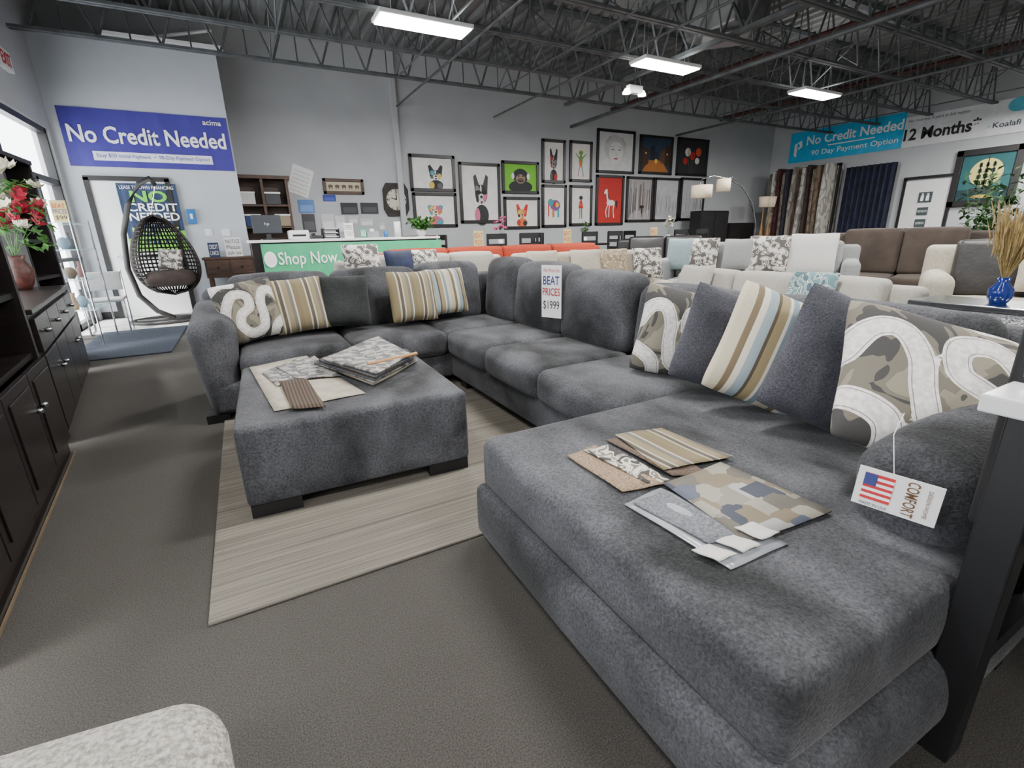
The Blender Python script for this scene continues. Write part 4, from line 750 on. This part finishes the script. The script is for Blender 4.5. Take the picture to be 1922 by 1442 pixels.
y,z,w,h=rx(1697,200,1935,262); t=banner('wall_banner','white vinyl banner above the restroom door',XR-.02,y,z,w,h*.98,R(-90),(212,214,216))
text(t,'No interest if paid in full within',-w*.2,h*.34,w*.5,h*.12,K(70,80,90),-.02); text(t,"12 Months*",-w*.16,-h*.08,w*.62,h*.4,K(*BK),-.02,.03); text(t,'Koalafi',w*.34,-h*.2,w*.19,h*.16,K(40,60,70),-.02,.01); MB().ell(w*.4,h*.3,w*.08,h*.2,-.02).build('teal_dot',K(80,180,200),t)
MB().poly([(w*.2,-h*.14),(w*.22,-h*.2),(w*.19,-h*.26),(w*.23,-h*.22)],-.02).build('logo_mark',K(60,180,160),t)
y,z,w,h=rx(1690,333,1784,432); zt=z+h/2; o=struct(MB().box((XR-.015,y,zt/2-.03),(.04,w-.12,zt-.08)).build('door_3',white_m))
f=MB(); 
for s in(-1,1): f.box((XR-.03,y+s*(w/2-.03),zt/2),(.06,.07,zt))
f.box((XR-.03,y,zt),(.06,w+.01,.07)); struct(f.build('trim_restroom_door',blackf_m))
MB().tube([(XR-.04,y+.4,1.05),(XR-.1,y+.4,1.05),(XR-.1,y+.28,1.05)],.014).build('door_handle',black_m,o)
for i,(zz,lb) in enumerate(((zt-.5,'black square restroom pictogram sign, upper on the door'),(zt-.85,'black rectangular notice, middle of the restroom door'),(zt-1.15,'black notice, lowest on the restroom door'))):
    t=thing('door_sign',lb,'sign',(XR-.045,y,zz),R(-90)); MB().box((0,0,0),(.24 if i else .3,.01,.2 if i else .26)).build('plate',K(60,74,74),t)
    if i==0:
        for s in(-1,1): b=MB(); b.ell(s*.06,.075,.025,.025,-.01,12); b.poly([(s*.06-.035,.045),(s*.06-.035,-.09),(s*.06+.035,-.09),(s*.06+.035,.045)],-.01); b.build('pictogram',K(*WH),t)
    else: text(t,['','RESTROOM','CUSTOMERS ONLY'][i],0,0,.2,.06,K(*WH),-.008)
y,z,w,h=rx(1790,278,1915,386); t=thing('framed_picture','large framed painting of a sailing ship before a full moon','picture',(XR-.0,y,z),R(-90)); fr=MB(); fd=.14
for s in(-1,1): fr.box((s*(w/2-fd/2),-.04,0),(fd,.08,h)); fr.box((0,-.04,s*(h/2-fd/2)),(w,.08,fd))
fr.build('frame',blackf_m,t,bevel=.01); b=MB(); b.box((0,-.012,0),(w-fd,.02,h-fd)); b.m=1; b.poly([(-w*.42,-h*.42),(w*.42,-h*.42),(w*.42,-h*.2),(-w*.42,-h*.2)],-.024); b.m=2; b.ell(0,.08*h,h*.24,h*.24,-.025,28)
b.m=3
for mx in(-.1,0,.1): b.poly([(mx*w-.02,-h*.2),(mx*w+.02,-h*.2),(mx*w+.01,h*(.36-abs(mx))),(mx*w-.01,h*(.36-abs(mx)))],-.027)
for q in range(4):
    for mx in(-.1,0,.1): ww=w*(.045-.006*q); zz=-h*.12+q*h*.1; b.poly([(mx*w-ww,zz),(mx*w+ww,zz),(mx*w+ww*.8,zz+h*.07),(mx*w-ww*.8,zz+h*.07)],-.027)
b.poly([(-w*.2,-h*.18),(w*.2,-h*.18),(w*.14,-h*.27),(-w*.15,-h*.27)],-.027); b.m=4; b.ell(0,-h*.33,w*.16,h*.03,-.028)
b.build('print',[K(40,94,98),K(20,56,60),K(220,208,130),K(50,60,56),K(200,170,80)],t)
yc=(onX(1592,360,XR).y+onX(1684,360,XR).y)/2; wc=abs(onX(1592,360,XR).y-onX(1684,360,XR).y)
b=MB(); vs=[]; nn=60
for i in range(nn+1):
    for zz in (.05,2.85): vs.append((XR-.25+.05*sin(i*.9),yc-wc/2+wc*i/nn,zz))
o=b.add(vs,[(2*i,2*i+2,2*i+3,2*i+1) for i in range(nn)]).build('curtain',M('navy_velvet',(18,24,46),.8,var=(6,.5)),None,True); tag(o,'navy curtain hanging beside the rug rack','curtain')
rc=[(112,104,96),(186,182,174),(84,46,42),(140,133,124),(48,48,58),(160,153,143),(88,66,58),(172,168,162),(66,52,46),(146,132,116),(112,96,80),(184,180,172)]
rcn=['taupe','ivory','brick red','sand','charcoal','beige','brown','white','dark brown','tan','khaki','off-white']
t=thing('rug_rack','black rug display rack with a long swing rail','rack',(XR-.5,(onX(1478,320,XR).y+onX(1590,320,XR).y)/2,0)); Lr=abs(onX(1478,320,XR).y-onX(1590,320,XR).y)
MB().box((0,0,2.95),(.06,Lr+.2,.06)).build('rail',black_m,t); 
for s in(-1,1): MB().box((0,s*(Lr/2+.07),1.48),(.06,.06,2.95)).build('post',black_m,t)
for i in range(12):
    yy=t.location.y+Lr/2-Lr*(i+.5)/12; mt=contour('hanging_rug_%d'%i,[(0,rc[i]),(.4,tuple(int(v*.75) for v in rc[i])),(.56,rc[i])],8,.5,(1,1,.4))
    fnr=lambda p:(p.x,p.y+.02*sin(p.x*14+p.z*2+i),p.z)
    tag(MB().rb((XR-.55,yy,1.66+.06*((i*7)%3)),(.8+.1*((i*5)%3),Lr/12*.6,2.4),.03,fn=fnr).build('hanging_rug',mt,None,True),'%s hanging rug, %s from the back corner'%(rcn[i],ORD[i]),'rug','rugs on the display rack')
# ---------------- daylight
w=bpy.data.worlds.new('world'); bpy.context.scene.world=w; w.use_nodes=True; w.node_tree.nodes['Background'].inputs[0].default_value=(.92,.96,1,1); w.node_tree.nodes['Background'].inputs[1].default_value=10.0
sl=bpy.data.lights.new('sun','SUN'); sl.energy=14; sl.angle=R(12); sl.color=(1,.98,.94); so=bpy.data.objects.new('sun',sl); C.objects.link(so); so.location=(-8,6,12)
so.rotation_euler=Vector((-cos(R(62)),-.18,sin(R(62)))).to_track_quat('Z','Y').to_euler()
